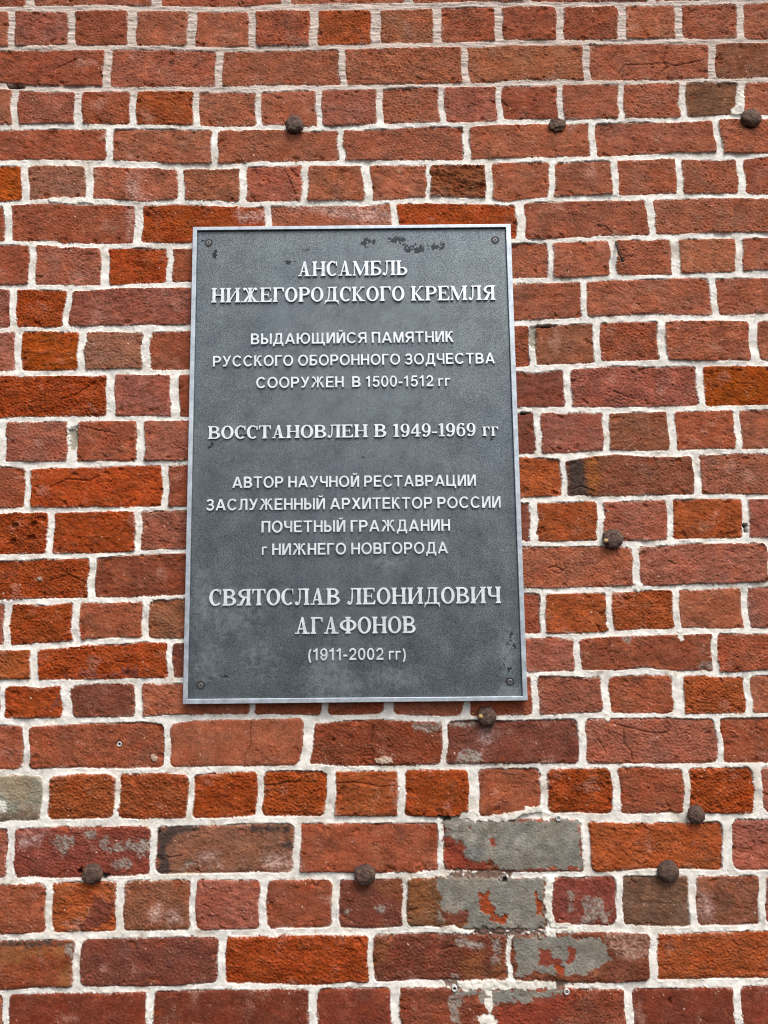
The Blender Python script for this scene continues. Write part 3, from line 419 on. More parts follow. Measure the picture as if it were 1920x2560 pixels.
# --- relief of the brick faces
w1 = spec(4, 60, 1.25, 2.2, 0.22)
w2 = spec(4, 60, 1.25, 2.2, -0.16)
grain = RNG.choice([0.12, 0.2, 0.3, 0.42], NB).astype(np.float32)
c_amt = RNG.normal(0, 1.0, NB).astype(np.float32)
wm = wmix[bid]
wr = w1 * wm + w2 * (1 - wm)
fine = spec(3.3, 9, 0.6, 1.6)
low = spec(40, 160, 1.5)
cr_a = spec(14, 70, 1.6, 3.0, 0.25)
cr_m = spec(40, 200, 1.4)
crack = np.exp(-(cr_a / 0.05) ** 2) * sm(cr_m, 0.1, 0.8)
wk_a, wk_b = spec(4, 42, 1.35, 2.6, 0.28), spec(4, 42, 1.35, 2.6, -0.24)
wk = np.where(wmix[bid] > 0.5, wk_a, wk_b)
wrk = np.exp(-(wk / 0.16) ** 2) * sm(spec(10, 90, 1.4) + 0.4 * c_amt[bid], -0.35, 1.0)
pit = sm(spec(4, 12, 0.7), 2.1, 2.9)
edge = np.clip(1 - d / np.where(row > ROW_OLD, 7.0, 3.6), 0, 1)
hb = (off[bid] + ta[bid] * urel * 1.5 + tb[bid] * srel * 2.0
      + rgh[bid] * (0.40 * wr + grain[bid] * fine + 0.50 * low - 1.35 * wrk)
      - 2.0 * crack - 1.5 * pit * rgh[bid] - np.where(row > ROW_OLD, 3.2, 2.0) * (1 - np.sqrt(np.maximum(1 - edge ** 2, 0))))
# --- relief of the mortar: trowelled flat at the top of the picture, squeezed lips lower down
upper = sm(-S, -(SA_IN + 330), -(SA_IN + 200))[:, None] * np.ones((1, NU), np.float32)
m_low = spec(25, 140, 1.5)
m_fine = spec(3.3, 14, 1.0)
m_lump = spec(8, 40, 1.3)
m_str = spec(4, 80, 1.3, 9.0, 0.02)
lip = np.exp(-((d + 2.2) / 1.5) ** 2) * sm(m_lump, 0.0, 1.4)
hm = (-1.5 + 0.9 * m_low + 0.07 * m_fine + 0.12 * m_lump + 0.8 * lip) * (1 - upper) \
     + (-1.0 + 0.5 * m_low + 0.2 * m_fine + 0.5 * m_str) * upper
chip = sm(spec(10, 60, 1.5) + 0.25 * fine, 1.5, 1.9) * sm(-d, -26, -6)
hb = hb - 2.6 * chip * rgh[bid]
mcr = np.exp(-(spec(10, 60, 1.5) / 0.035) ** 2) * sm(spec(30, 160, 1.4), 0.3, 1.0)
hm = hm - 1.2 * mcr
h = hb * mask + hm * (1 - mask)

# --- base colour
c1, c2, c3 = spec(18, 90, 1.5), spec(5, 22, 1.0), spec(3.3, 7, 0.4)
effl = spec(10, 120, 1.7)
var = np.exp(0.08 * c1 + 0.08 * c2 + 0.10 * c3 + 0.05 * wr)[..., None]
colb = tint[bid] * var
ridge = (sm(wr + 0.8 * fine, 0.5, 2.6) * 0.24)[..., None]         # high spots are paler and pinker, for texture contrast
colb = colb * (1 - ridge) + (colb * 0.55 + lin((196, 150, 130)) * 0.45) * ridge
chf = (chip * 0.5)[..., None]
colb = colb * (1 - chf) + lin((150, 72, 38)) * chf
deep = (np.maximum(wrk * 0.5, crack) * 0.35)[..., None]            # darker brown in cracks and wrinkles
colb = colb * (1 - deep) + lin((72, 38, 26)) * deep
hue = spec(25, 120, 1.4)[..., None]
colb = colb * (1 + hue * np.array([0.035, -0.015, -0.05], np.float32))
pale = (sm(effl + 0.35 * c3, 1.3, 3.0) * 0.30)[..., None]
colb = colb * (1 - pale) + lin((196, 150, 132)) * pale
soot = (sm(spec(20, 150, 1.7) + 0.3 * c3, 1.3, 2.8) * 0.30)[..., None]
colb = colb * (1 - soot) + lin((88, 62, 52)) * soot
smear = (np.clip(1 - d / 5.0, 0, 1) * sm(c3 * .7 + c2 * .6 + 0.6 * effl, 0.6, 1.9) * 0.7)[..., None]
colb = colb * (1 - smear) + lin((205, 178, 162)) * smear
spk = sm(spec(5, 15, 0.8), 2.75, 3.15)[..., None] * 0.8
colb = colb * (1 - spk) + lin((220, 190, 170)) * spk
ms = spec(15, 120, 1.5)
colm = lin((231, 226, 218)) * np.exp(0.05 * m_lump + 0.04 * m_fine)[..., None] * np.ones((1, 1, 3), np.float32)
t_ = (sm(ms, 0.0, 2.0) * 0.5)[..., None]
colm = colm * (1 - t_) + lin((205, 192, 175)) * t_
colm = colm * (1 - 0.35 * mcr[..., None])
t_ = (upper * 0.9)[..., None]
colm = colm * (1 - t_) + (lin((200, 182, 170)) * np.exp(0.09 * m_str)[..., None]) * t_
grime = (sm(spec(6, 30, 1.2) + 0.4 * ms, 1.6, 2.6) * 0.4)[..., None]
colm = colm * (1 - grime) + lin((128, 116, 100)) * grime
lower_old = sm(S, SA_IN + 1560, SA_IN + 1640)[:, None] * (1 - sm(S, SA_IN + 1985, SA_IN + 2010))[:, None]
t_ = (lower_old * (0.06 + 0.16 * sm(ms, -1, 1.5)))[..., None]
colm = colm * (1 - t_) + lin((188, 176, 158)) * t_
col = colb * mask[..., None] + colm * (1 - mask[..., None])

# --- patches of render, soot and lime, each with an outline of its own
PATCH_LOOK = {  # colour, opacity, edge softness mm, raise mm, applies to mortar too
    'gap': ((116, 92, 80), 0.95, 1.5, -2.5), 'mor': ((224, 218, 206), 0.98, 0.8, 0.0), 'cem': ((130, 125, 115), 0.98, 1.5, 1.0), 'gry': ((146, 136, 126), 0.85, 3.0, 0.2), 'wht': ((214, 210, 200), 0.9, 2.0, 0.3),
    'red': ((132, 60, 43), 0.95, 1.5, -0.6), 'org': ((150, 64, 28), 0.95, 1.5, -1.5), 'pnk': ((166, 132, 116), 0.75, 5.0, 0.0),
    'wsm': ((214, 190, 182), 0.42, 12.0, 0.0), 'blk': ((66, 58, 54), 0.9, 7.0, 0.0), 'dkb': ((96, 68, 54), 0.6, 7.0, 0.0),
    'brn': ((126, 78, 46), 0.55, 9.0, 0.0), 'orb': ((148, 88, 42), 0.75, 9.0, 0.0), 'yel': ((142, 92, 54), 0.65, 8.0, 0.0),
    'mar': ((116, 62, 50), 0.85, 2.0, 0.6), 'stn': ((180, 158, 140), 0.95, 1.2, 2.2), 'hol': ((46, 36, 30), 0.9, 1.5, -11.0),
    'drt': ((150, 140, 124), 0.9, 3.0, -5.0), 'pit': ((120, 56, 30), 0.5, 2.0, -5.5)}
cem = np.zeros((NS, NU), np.float32)


def poly_sdf(P, X, Y):
    best = np.full(X.shape, 1e9, np.float32)
    ins = np.zeros(X.shape, bool)
    n = len(P)
    for i in range(n):
        x0, y0 = P[i]
        x1, y1 = P[(i + 1) % n]
        ex, ey = x1 - x0, y1 - y0
        t = np.clip(((X - x0) * ex + (Y - y0) * ey) / max(ex * ex + ey * ey, 1e-6), 0, 1)
        best = np.minimum(best, (X - x0 - t * ex) ** 2 + (Y - y0 - t * ey) ** 2)
        cnd = ((Y < y0) != (Y < y1))
        if abs(ey) > 1e-6:
            ins ^= cnd & (X < x0 + (Y - y0) * ex / ey)
    return np.where(ins, 1, -1) * np.sqrt(best)


rag = spec(4, 40, 1.3)
for typ, P in PATCH:
    pc, op, soft, rise = PATCH_LOOK[typ]
    xs, ys = [p[0] for p in P], [p[1] for p in P]
    i0, i1 = np.searchsorted(U, min(xs) - 25), np.searchsorted(U, max(xs) + 25)
    j0, j1 = np.searchsorted(S, min(ys) - 25), np.searchsorted(S, max(ys) + 25)
    sl = (slice(j0, j1), slice(i0, i1))
    amp = {'hol': 0.8, 'pit': 0.5, 'stn': 0.8, 'mor': 1.1, 'cem': 2.4}.get(typ, min(3.5, 1.2 + 0.03 * (max(xs) - min(xs))))
    X, Y = np.broadcast_arrays(U[None, i0:i1], S[j0:j1, None])
    sd_ = poly_sdf(P, X, Y) + amp * rag[sl]
    a = sm(sd_, -soft, soft)
    if typ in ('wsm', 'gry', 'blk', 'brn', 'pnk', 'dkb', 'yel', 'orb', 'mar'):
        a = a * mask[sl]
    if typ == 'gry':
        a = a * (0.45 + 0.55 * sm(c2[sl] + 0.6 * c1[sl], -1.1, 0.3))
    if typ in ('wsm', 'pnk'):
        a = a * (0.35 + 0.65 * sm(c2[sl] + 0.5 * c1[sl], -1.0, 1.2))
    mod = np.exp(0.07 * c1[sl] + 0.07 * c2[sl] + 0.05 * c3[sl])[..., None]
    al = (a * op)[..., None]
    col[sl] = col[sl] * (1 - al) + lin(pc) * mod * al
    if typ == 'cem':
        tn = hue[sl] * a[..., None]
        col[sl] = col[sl] * (1 + tn * np.array([0.02, 0.0, -0.02], np.float32)) * np.exp(0.05 * c1[sl] - 0.25 * pit[sl] * a)[..., None]
        flat = 0.4 + 0.45 * low[sl] + 0.22 * fine[sl] - 0.9 * (wrk[sl] > .6) * (c1[sl] > .6) - 1.6 * pit[sl] + rise
        h[sl] = h[sl] * (1 - a) + (flat * 0.55 + np.minimum(h[sl], 1.0) * 0.45) * a
        cem[sl] = np.maximum(cem[sl], a)
    else:
        h[sl] = h[sl] + rise * a
        if typ == 'mor':
            h[sl] = h[sl] * (1 - a) + (1.2 + 0.45 * m_lump[sl] + 0.12 * m_fine[sl]) * a
            mask[sl] *= 1 - a
            cem[sl] *= 1 - a
        if typ in ('red', 'org'):
            cem[sl] = cem[sl] * (1 - a)
for P in CRACK:
    xs, ys = [p[0] for p in P], [p[1] for p in P]
    i0, i1 = np.searchsorted(U, min(xs) - 8), np.searchsorted(U, max(xs) + 8)
    j0, j1 = np.searchsorted(S, min(ys) - 8), np.searchsorted(S, max(ys) + 8)
    sl = (slice(j0, j1), slice(i0, i1))
    X, Y = U2[sl], S2[sl]
    best = np.full(X.shape, 1e9, np.float32)
    for (x0, y0), (x1, y1) in zip(P[:-1], P[1:]):
        ex, ey = x1 - x0, y1 - y0
        t = np.clip(((X - x0) * ex + (Y - y0) * ey) / max(ex * ex + ey * ey, 1e-6), 0, 1)
        best = np.minimum(best, (X - x0 - t * ex) ** 2 + (Y - y0 - t * ey) ** 2)
    g = np.exp(-best / 1.25 ** 2) * mask[sl]
    h[sl] -= 2.4 * g
    col[sl] *= (1 - 0.35 * g)[..., None]
h = np.clip(h, -14, 7)
# nothing of the wall may stand through the plaque
px0, px1 = PLAQUE_OUT[0][0] + 6, PLAQUE_OUT[1][0] - 6
ps0, ps1 = S0 * 1000 - PLAQUE_OUT[0][1] + 6, S0 * 1000 - PLAQUE_OUT[2][1] - 6
inp = ((U > px0) & (U < px1))[None, :] & ((S > ps0) & (S < ps1))[:, None]
h = np.where(inp, np.minimum(h, 0.5), h)
col = np.clip(col, 0.004, 0.92)

WALL = thing('brick_wall', 'old red brick wall with thick uneven white mortar joints behind the plaque', 'wall', (0, 0, 0))
VX = np.broadcast_to(U[None, :] / 1000, (NS, NU)).ravel()
VZ = np.broadcast_to((S0 - S / 1000)[:, None], (NS, NU)).ravel()
VY = (-h / 1000).ravel()
CO3 = np.stack([VX, VY, VZ], 1).astype(np.float32)
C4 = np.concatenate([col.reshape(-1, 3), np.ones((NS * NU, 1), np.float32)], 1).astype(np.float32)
gi = np.arange(NS * NU, dtype=np.int32).reshape(NS, NU)
Q = np.stack([gi[:-1, :-1], gi[1:, :-1], gi[1:, 1:], gi[:-1, 1:]], -1).reshape(-1, 4)
cls = np.where(cem > 0.5, 2, np.where(mask > 0.5, 0, 1))
qc = cls[:-1, :-1].ravel()


def grid_part(name, sel, mat, parent, label=None):
    q = Q[sel]
    vid, inv = np.unique(q, return_inverse=True)
    q = inv.reshape(-1, 4).astype(np.int32)
    me = bpy.data.meshes.new(name)
    me.vertices.add(len(vid))
    me.vertices.foreach_set('co', CO3[vid].ravel())
    me.loops.add(q.size)
    me.loops.foreach_set('vertex_index', q.ravel())
    me.polygons.add(len(q))
    me.polygons.foreach_set('loop_start', np.arange(0, q.size, 4, dtype=np.int32))
    me.polygons.foreach_set('use_smooth', np.ones(len(q), bool))
    me.update(calc_edges=True)
    at = me.color_attributes.new('tint', 'FLOAT_COLOR', 'POINT')
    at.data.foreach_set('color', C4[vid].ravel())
    o = put(name, me, parent, mat)
    if label:
        o['label'] = label
    return o


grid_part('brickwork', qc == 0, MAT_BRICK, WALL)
grid_part('mortar', qc == 1, MAT_MORTAR, WALL)
grid_part('cement_patch', qc == 2, MAT_CEMENT, WALL, 'grey cement smeared over the lower right bricks')
bm = bmesh.new()
bmesh.ops.create_cube(bm, size=1.0)
x0, x1 = U[0] / 1000, U[-1] / 1000
z1, z0 = S0 - S[0] / 1000, S0 - S[-1] / 1000
for v in bm.verts:
    v.co = Vector(((x0 + x1) / 2 + v.co.x * (x1 - x0), 0.2165 + v.co.y * 0.4, (z0 + z1) / 2 + v.co.z * (z1 - z0)))
me = bpy.data.meshes.new('wall_core')
bm.to_mesh(me)
bm.free()
k = NodeMat('rubble_core')
k.l(k.ramp(k.noise(30, 5, .6), (0.3, (0.20, 0.13, 0.09)), (0.7, (0.30, 0.22, 0.17))), k.b.inputs['Base Color'])
k.b.inputs['Roughness'].default_value = 0.95
put('wall_core', me, WALL, k.m)
del Q, CO3, C4

# ------------------------------------------------------------------ the plaque
YF = -0.018                                                 # front of its frame
YP = YF + 0.0045                                            # face of its sunk plate
po = [Vector((a / 1000, 0, b / 1000)) for a, b in PLAQUE_OUT]
pi_ = [Vector((a / 1000, 0, b / 1000)) for a, b in PLAQUE_IN]
pc = sum(po, Vector()) / 4
PLQ = thing('memorial_plaque', 'dark grey cast metal plaque with raised silver Cyrillic lettering and pale frame', 'plaque', (pc.x, 0, pc.z))
ORG = Vector((pc.x, 0, pc.z))


def bm_put(name, bm, mat, parent, smooth=False, org=ORG, label=None):
    bmesh.ops.translate(bm, verts=bm.verts, vec=-org)
    bmesh.ops.recalc_face_normals(bm, faces=bm.faces)
    me = bpy.data.meshes.new(name)
    bm.to_mesh(me)
    bm.free()
    if smooth:
        me.polygons.foreach_set('use_smooth', np.ones(len(me.polygons), bool))
    o = put(name, me, parent, mat)
    if label:
        o['label'] = label
    return o


bm = bmesh.new()
vo = [[bm.verts.new((p.x, y, p.z)) for p in po] for y in (YF, 0.001)]
vi = [[bm.verts.new((p.x, y, p.z)) for p in pi_] for y in (YF, 0.001)]
for i in range(4):
    j = (i + 1) % 4
    bm.faces.new((vo[0][i], vo[0][j], vi[0][j], vi[0][i]))
    bm.faces.new((vo[1][i], vo[1][j], vi[1][j], vi[1][i]))
    bm.faces.new((vo[0][i], vo[0][j], vo[1][j], vo[1][i]))
    bm.faces.new((vi[0][i], vi[0][j], vi[1][j], vi[1][i]))
bmesh.ops.recalc_face_normals(bm, faces=bm.faces)
fe = [e for e in bm.edges if all(abs(v.co.y - YF) < 1e-6 for v in e.verts) and
      any(abs(f.normal.y) < 0.5 for f in e.link_faces)]
bmesh.ops.bevel(bm, geom=fe, offset=0.0013, segments=3, profile=0.6, affect='EDGES')
bm_put('frame', bm, MAT_FRAME, PLQ)

# plate: a fine grid so that its stains can be laid out, a little uneven like a casting
gx, gz = 180, 260
P0, P1, P2, P3 = pi_
A = np.linspace(-0.002, 1.002, gx)[None, :]
B = np.linspace(-0.002, 1.002, gz)[:, None]


def bil(c0, c1, c2_, c3_):
    return (c0 * (1 - A) + c1 * A) * (1 - B) + (c3_ * (1 - A) + c2_ * A) * B


PX, PZ = bil(P0.x, P1.x, P2.x, P3.x), bil(P0.z, P1.z, P2.z, P3.z)
bloom = np.zeros((gz, gx), np.float32)
dark = np.zeros((gz, gx), np.float32)
for (a, b, ra, rb, s) in ((.12, .83, .14, .08, .40), (.05, .93, .08, .08, .40), (.22, .92, .09, .08, .36), (.03, .80, .06, .10, .42), (.45, .97, .20, .05, .40),
                          (.96, .91, .04, .08, .45), (.96, .99, .06, .03, .5), (.48, .66, .26, .05, .26), (.75, .52, .2, .05, .22),
                          (.12, .47, .14, .04, .26), (.85, .37, .16, .03, .26), (.42, .94, .10, .05, .44), (.62, .96, .14, .04, .40),
                          (.60, .73, .12, .03, .36)):
    bloom = np.maximum(bloom, s * np.exp(-(((A - a) / ra) ** 2 + ((B - b) / rb) ** 2)))
for (a, b, ra, rb, s) in ((.36, .045, .05, .012, .52), (.545, .03, .06, .016, .55), (.655, .028, .05, .022, .60), (.70, .045, .06, .022, .62), (.765, .04, .07, .02, .50),
                          (.30, .072, .04, .02, .46), (.03, .02, .05, .012, .5), (.06, .055, .03, .02, .46), (.97, .88, .025, .05, .50), (.955, .95, .04, .05, .42),
                          (.06, .48, .025, .012, .52), (.14, .455, .10, .02, .44), (.93, .47, .012, .02, .50), (.52, .505, .07, .012, .45), (.5, .575, .1, .012, .40),
                          (.88, .385, .06, .012, .42), (.11, .955, .03, .02, .45), (.75, .545, .05, .01, .40)):
    dark = np.maximum(dark, s * np.exp(-(((A - a) / ra) ** 2 + ((B - b) / rb) ** 2)))
verts = [(PX[j, i] - ORG.x, YP + 0.00025 * mnoise.noise(Vector((i * .07, j * .07, 3))), PZ[j, i] - ORG.z) for j in range(gz) for i in range(gx)]
faces = [(j * gx + i, (j + 1) * gx + i, (j + 1) * gx + i + 1, j * gx + i + 1) for j in range(gz - 1) for i in range(gx - 1)]
nv = len(verts)
cor = [0, gx - 1, gz * gx - 1, (gz - 1) * gx]
verts += [(verts[c_][0], -0.0005, verts[c_][2]) for c_ in cor]
rim = [[i for i in range(gx)], [j * gx + gx - 1 for j in range(gz)], [(gz - 1) * gx + i for i in reversed(range(gx))], [j * gx for j in reversed(range(gz))]]
for e in range(4):
    faces.append(tuple(rim[e]) + (nv + (e + 1) % 4, nv + e))
faces.append((nv, nv + 1, nv + 2, nv + 3))
me = bpy.data.meshes.new('plate')
me.from_pydata(verts, [], faces)
me.update()
sm_flags = np.zeros(len(me.polygons), bool)
sm_flags[:(gx - 1) * (gz - 1)] = True
me.polygons.foreach_set('use_smooth', sm_flags)
at = me.color_attributes.new('stain', 'FLOAT_COLOR', 'POINT')
dat = np.zeros((len(verts), 4), np.float32)
dat[:nv, 0] = bloom.ravel()
dat[:nv, 1] = dark.ravel()
dat[:, 3] = 1
at.data.foreach_set('color', dat.ravel())
put('plate', me, PLQ, MAT_PLATE)


# --- letters drawn stroke by stroke in cap-height units, then merged into one outline and raised
def R_(x0, y0, x1, y1):
    return [(x0, y0), (x1, y0), (x1, y1), (x0, y1)]


def par(x0, y0, x1, y1, w):
    return [(x0, y0), (x0 + w, y0), (x1 + w, y1), (x1, y1)]


def ring(cx, cy, rx, ry, wx, wy, a0=0, a1=360):
    n = max(6, int(abs(a1 - a0) / 9))
    out = []
    for i in range(n):
        t0, t1 = math.radians(a0 + (a1 - a0) * i / n), math.radians(a0 + (a1 - a0) * (i + 1) / n)
        q = [(cx + rx * math.cos(t0), cy + ry * math.sin(t0)), (cx + rx * math.cos(t1), cy + ry * math.sin(t1)),
             (cx + (rx - wx) * math.cos(t1), cy + (ry - wy) * math.sin(t1)), (cx + (rx - wx) * math.cos(t0), cy + (ry - wy) * math.sin(t0))]
        out.append(q)
    return out


def ball(cx, cy, r):
    return [[(cx + r * math.cos(i * math.pi / 6), cy + r * math.sin(i * math.pi / 6)) for i in range(12)]]


def bowl(x0, xs, xr, y0, y1, wx, wy, flip=0.0):
    o = [R_(x0, y0, xs + .004, y0 + wy), R_(x0, y1 - wy, xs + .004, y1)] + ring(xs, (y0 + y1) / 2, xr - xs, (y1 - y0) / 2, wx, wy, -90, 90)
    return o


def mir(ps, w):
    return [[(w - x, y) for x, y in p] for p in ps]


def sans():
    s, t = .19, .16
    G = {}
    G['А'] = (.95, [par(0, 0, .375, 1, .185), par(.765, 0, .39, 1, .185), R_(.2, .21, .75, .35)])
    G['Б'] = (.76, [R_(0, 0, s, 1), R_(0, .86, .70, 1)] + bowl(0, .42, .76, 0, .60, s, t))
    G['В'] = (.80, [R_(0, 0, s, 1)] + bowl(0, .44, .80, 0, .57, s, t) + bowl(0, .40, .745, .43, 1, s, t))
    G['Г'] = (.64, [R_(0, 0, s, 1), R_(0, .86, .64, 1)])
    G['Д'] = (.96, [R_(0, 0, .96, .14), R_(0, -.20, .15, .1), R_(.81, -.20, .96, .1), R_(.66, 0, .83, 1), R_(.24, .86, .83, 1),
                    [(.07, .08), (.25, .08), (.36, .35), (.40, .70), (.41, 1), (.24, 1), (.235, .65), (.19, .33)]])
    G['Е'] = (.74, [R_(0, 0, s, 1), R_(0, .86, .72, 1), R_(0, .44, .67, .58), R_(0, 0, .74, .14)])
    zh = [R_(.555, 0, .725, 1), R_(.5, .46, .78, .58)]
    arm = [par(1.09, 0, .78, .50, .20), [(.72, .46), (.84, .52), (.97, .80), (1.03, .86), (1.17, .86), (1.17, 1), (1.0, 1), (.87, .92), (.74, .58)]]
    G['Ж'] = (1.28, zh + arm + mir(arm, 1.28))
    G['З'] = (.72, ring(.34, .72, .34, .29, .16, t, -80, 165) + ring(.34, .29, .38, .31, .165, t, -165, 85) + [R_(.20, .44, .40, .57)])
    G['И'] = (.80, [R_(0, 0, s, 1), R_(.63, 0, .80, 1), par(.05, .0, .555, 1, .195)])
    G['Й'] = (.80, G['И'][1] + ring(.40, 1.24, .21, .17, .10, .10, 185, 355))
    G['К'] = (.78, [R_(0, 0, s, 1), par(.56, 0, .26, .50, .22), R_(.1, .43, .36, .57), [(.20, .46), (.34, .50), (.47, .80), (.54, .86), (.70, .86), (.70, 1), (.52, 1), (.38, .92), (.22, .58)]])
    G['Л'] = (.82, [R_(.65, 0, .82, 1), R_(.2, .86, .82, 1), [(.19, 1), (.36, 1), (.345, .45), (.31, .16), (.23, .02), (.10, -.02), (0, 0), (0, .14), (.09, .135), (.155, .22), (.18, .50)]])
    G['М'] = (.95, [R_(0, 0, .16, 1), R_(.79, 0, .95, 1), par(.385, 0, .03, 1, .19), par(.375, 0, .73, 1, .19)])
    G['Н'] = (.80, [R_(0, 0, s, 1), R_(.63, 0, .80, 1), R_(0, .43, .80, .575)])
    G['О'] = (.98, ring(.49, .5, .49, .52, .175, .15))
    G['П'] = (.80, [R_(0, 0, s, 1), R_(.63, 0, .80, 1), R_(0, .86, .80, 1)])
    G['Р'] = (.78, [R_(0, 0, s, 1)] + bowl(0, .45, .78, .37, 1, s, t))
    G['С'] = (.92, ring(.48, .5, .48, .52, .175, .15, 38, 322))
    G['Т'] = (.80, [R_(.315, 0, .485, 1), R_(0, .86, .80, 1)])
    G['У'] = (.84, [[(.17, 0), (.33, 0), (.44, .12), (.84, 1), (.65, 1), (.28, .15), (.17, .14)], [(0, 1), (.195, 1), (.50, .42), (.42, .25)], R_(.06, 0, .26, .14)])
    G['Х'] = (.86, [par(0, 0, .64, 1, .215), par(.645, 0, .01, 1, .215)])
    G['Ц'] = (.94, [R_(0, 0, s, 1), R_(.62, 0, .79, 1), R_(0, 0, .94, .14), R_(.80, -.20, .94, .1)])
    G['Ч'] = (.75, [R_(.58, 0, .75, 1), R_(0, .66, s, 1), R_(.30, .36, .62, .50)] + ring(.31, .67, .31, .31, s, t, 180, 270))
    G['Щ'] = (1.24, [R_(0, 0, s, 1), R_(.46, 0, .63, 1), R_(.92, 0, 1.09, 1), R_(0, 0, 1.24, .14), R_(1.10, -.20, 1.24, .1)])
    G['Ы'] = (1.0, [R_(0, 0, s, 1), R_(.83, 0, 1.0, 1)] + bowl(0, .36, .69, 0, .60, s, t))
    G['Ю'] = (1.28, [R_(0, 0, s, 1), R_(.1, .43, .46, .575)] + ring(.82, .5, .46, .52, .17, .15))
    G['Я'] = (.80, [R_(.63, 0, .80, 1), par(0, 0, .30, .45, .195)] + mir(bowl(0, .44, .78, .38, 1, s, t), .80))
    G['г'] = (.48, [R_(0, 0, .155, .73), R_(0, .60, .48, .73)])
    G['0'] = (.68, ring(.34, .5, .34, .52, .155, .14))
    G['1'] = (.50, [R_(.24, 0, .40, 1), [(.02, .70), (.02, .83), (.16, .90), (.26, 1.0), (.30, .8), (.2, .76)]])
    G['2'] = (.68, ring(.34, .68, .33, .335, .16, .14, -25, 172) + [[(.0, 0), (.68, 0), (.68, .15), (.22, .15), (.46, .34), (.63, .53), (.52, .60), (.34, .43), (.10, .22)]])
    G['5'] = (.68, ring(.33, .33, .345, .35, .165, .14, -165, 140) + [R_(.12, .86, .63, 1), [(.03, .47), (.19, .45), (.27, 1), (.12, 1)]])
    G['9'] = (.68, ring(.33, .67, .33, .345, .155, .13) + ring(.32, .5, .355, .52, .155, .13, -160, 30))
    G['-'] = (.36, [R_(0, .30, .36, .45)])
    G['('] = (.30, ring(.60, .37, .60, .86, .16, .10, 135, 225))
    G[')'] = (.30, mir(ring(.60, .37, .60, .86, .16, .10, 135, 225), .30))
    return G


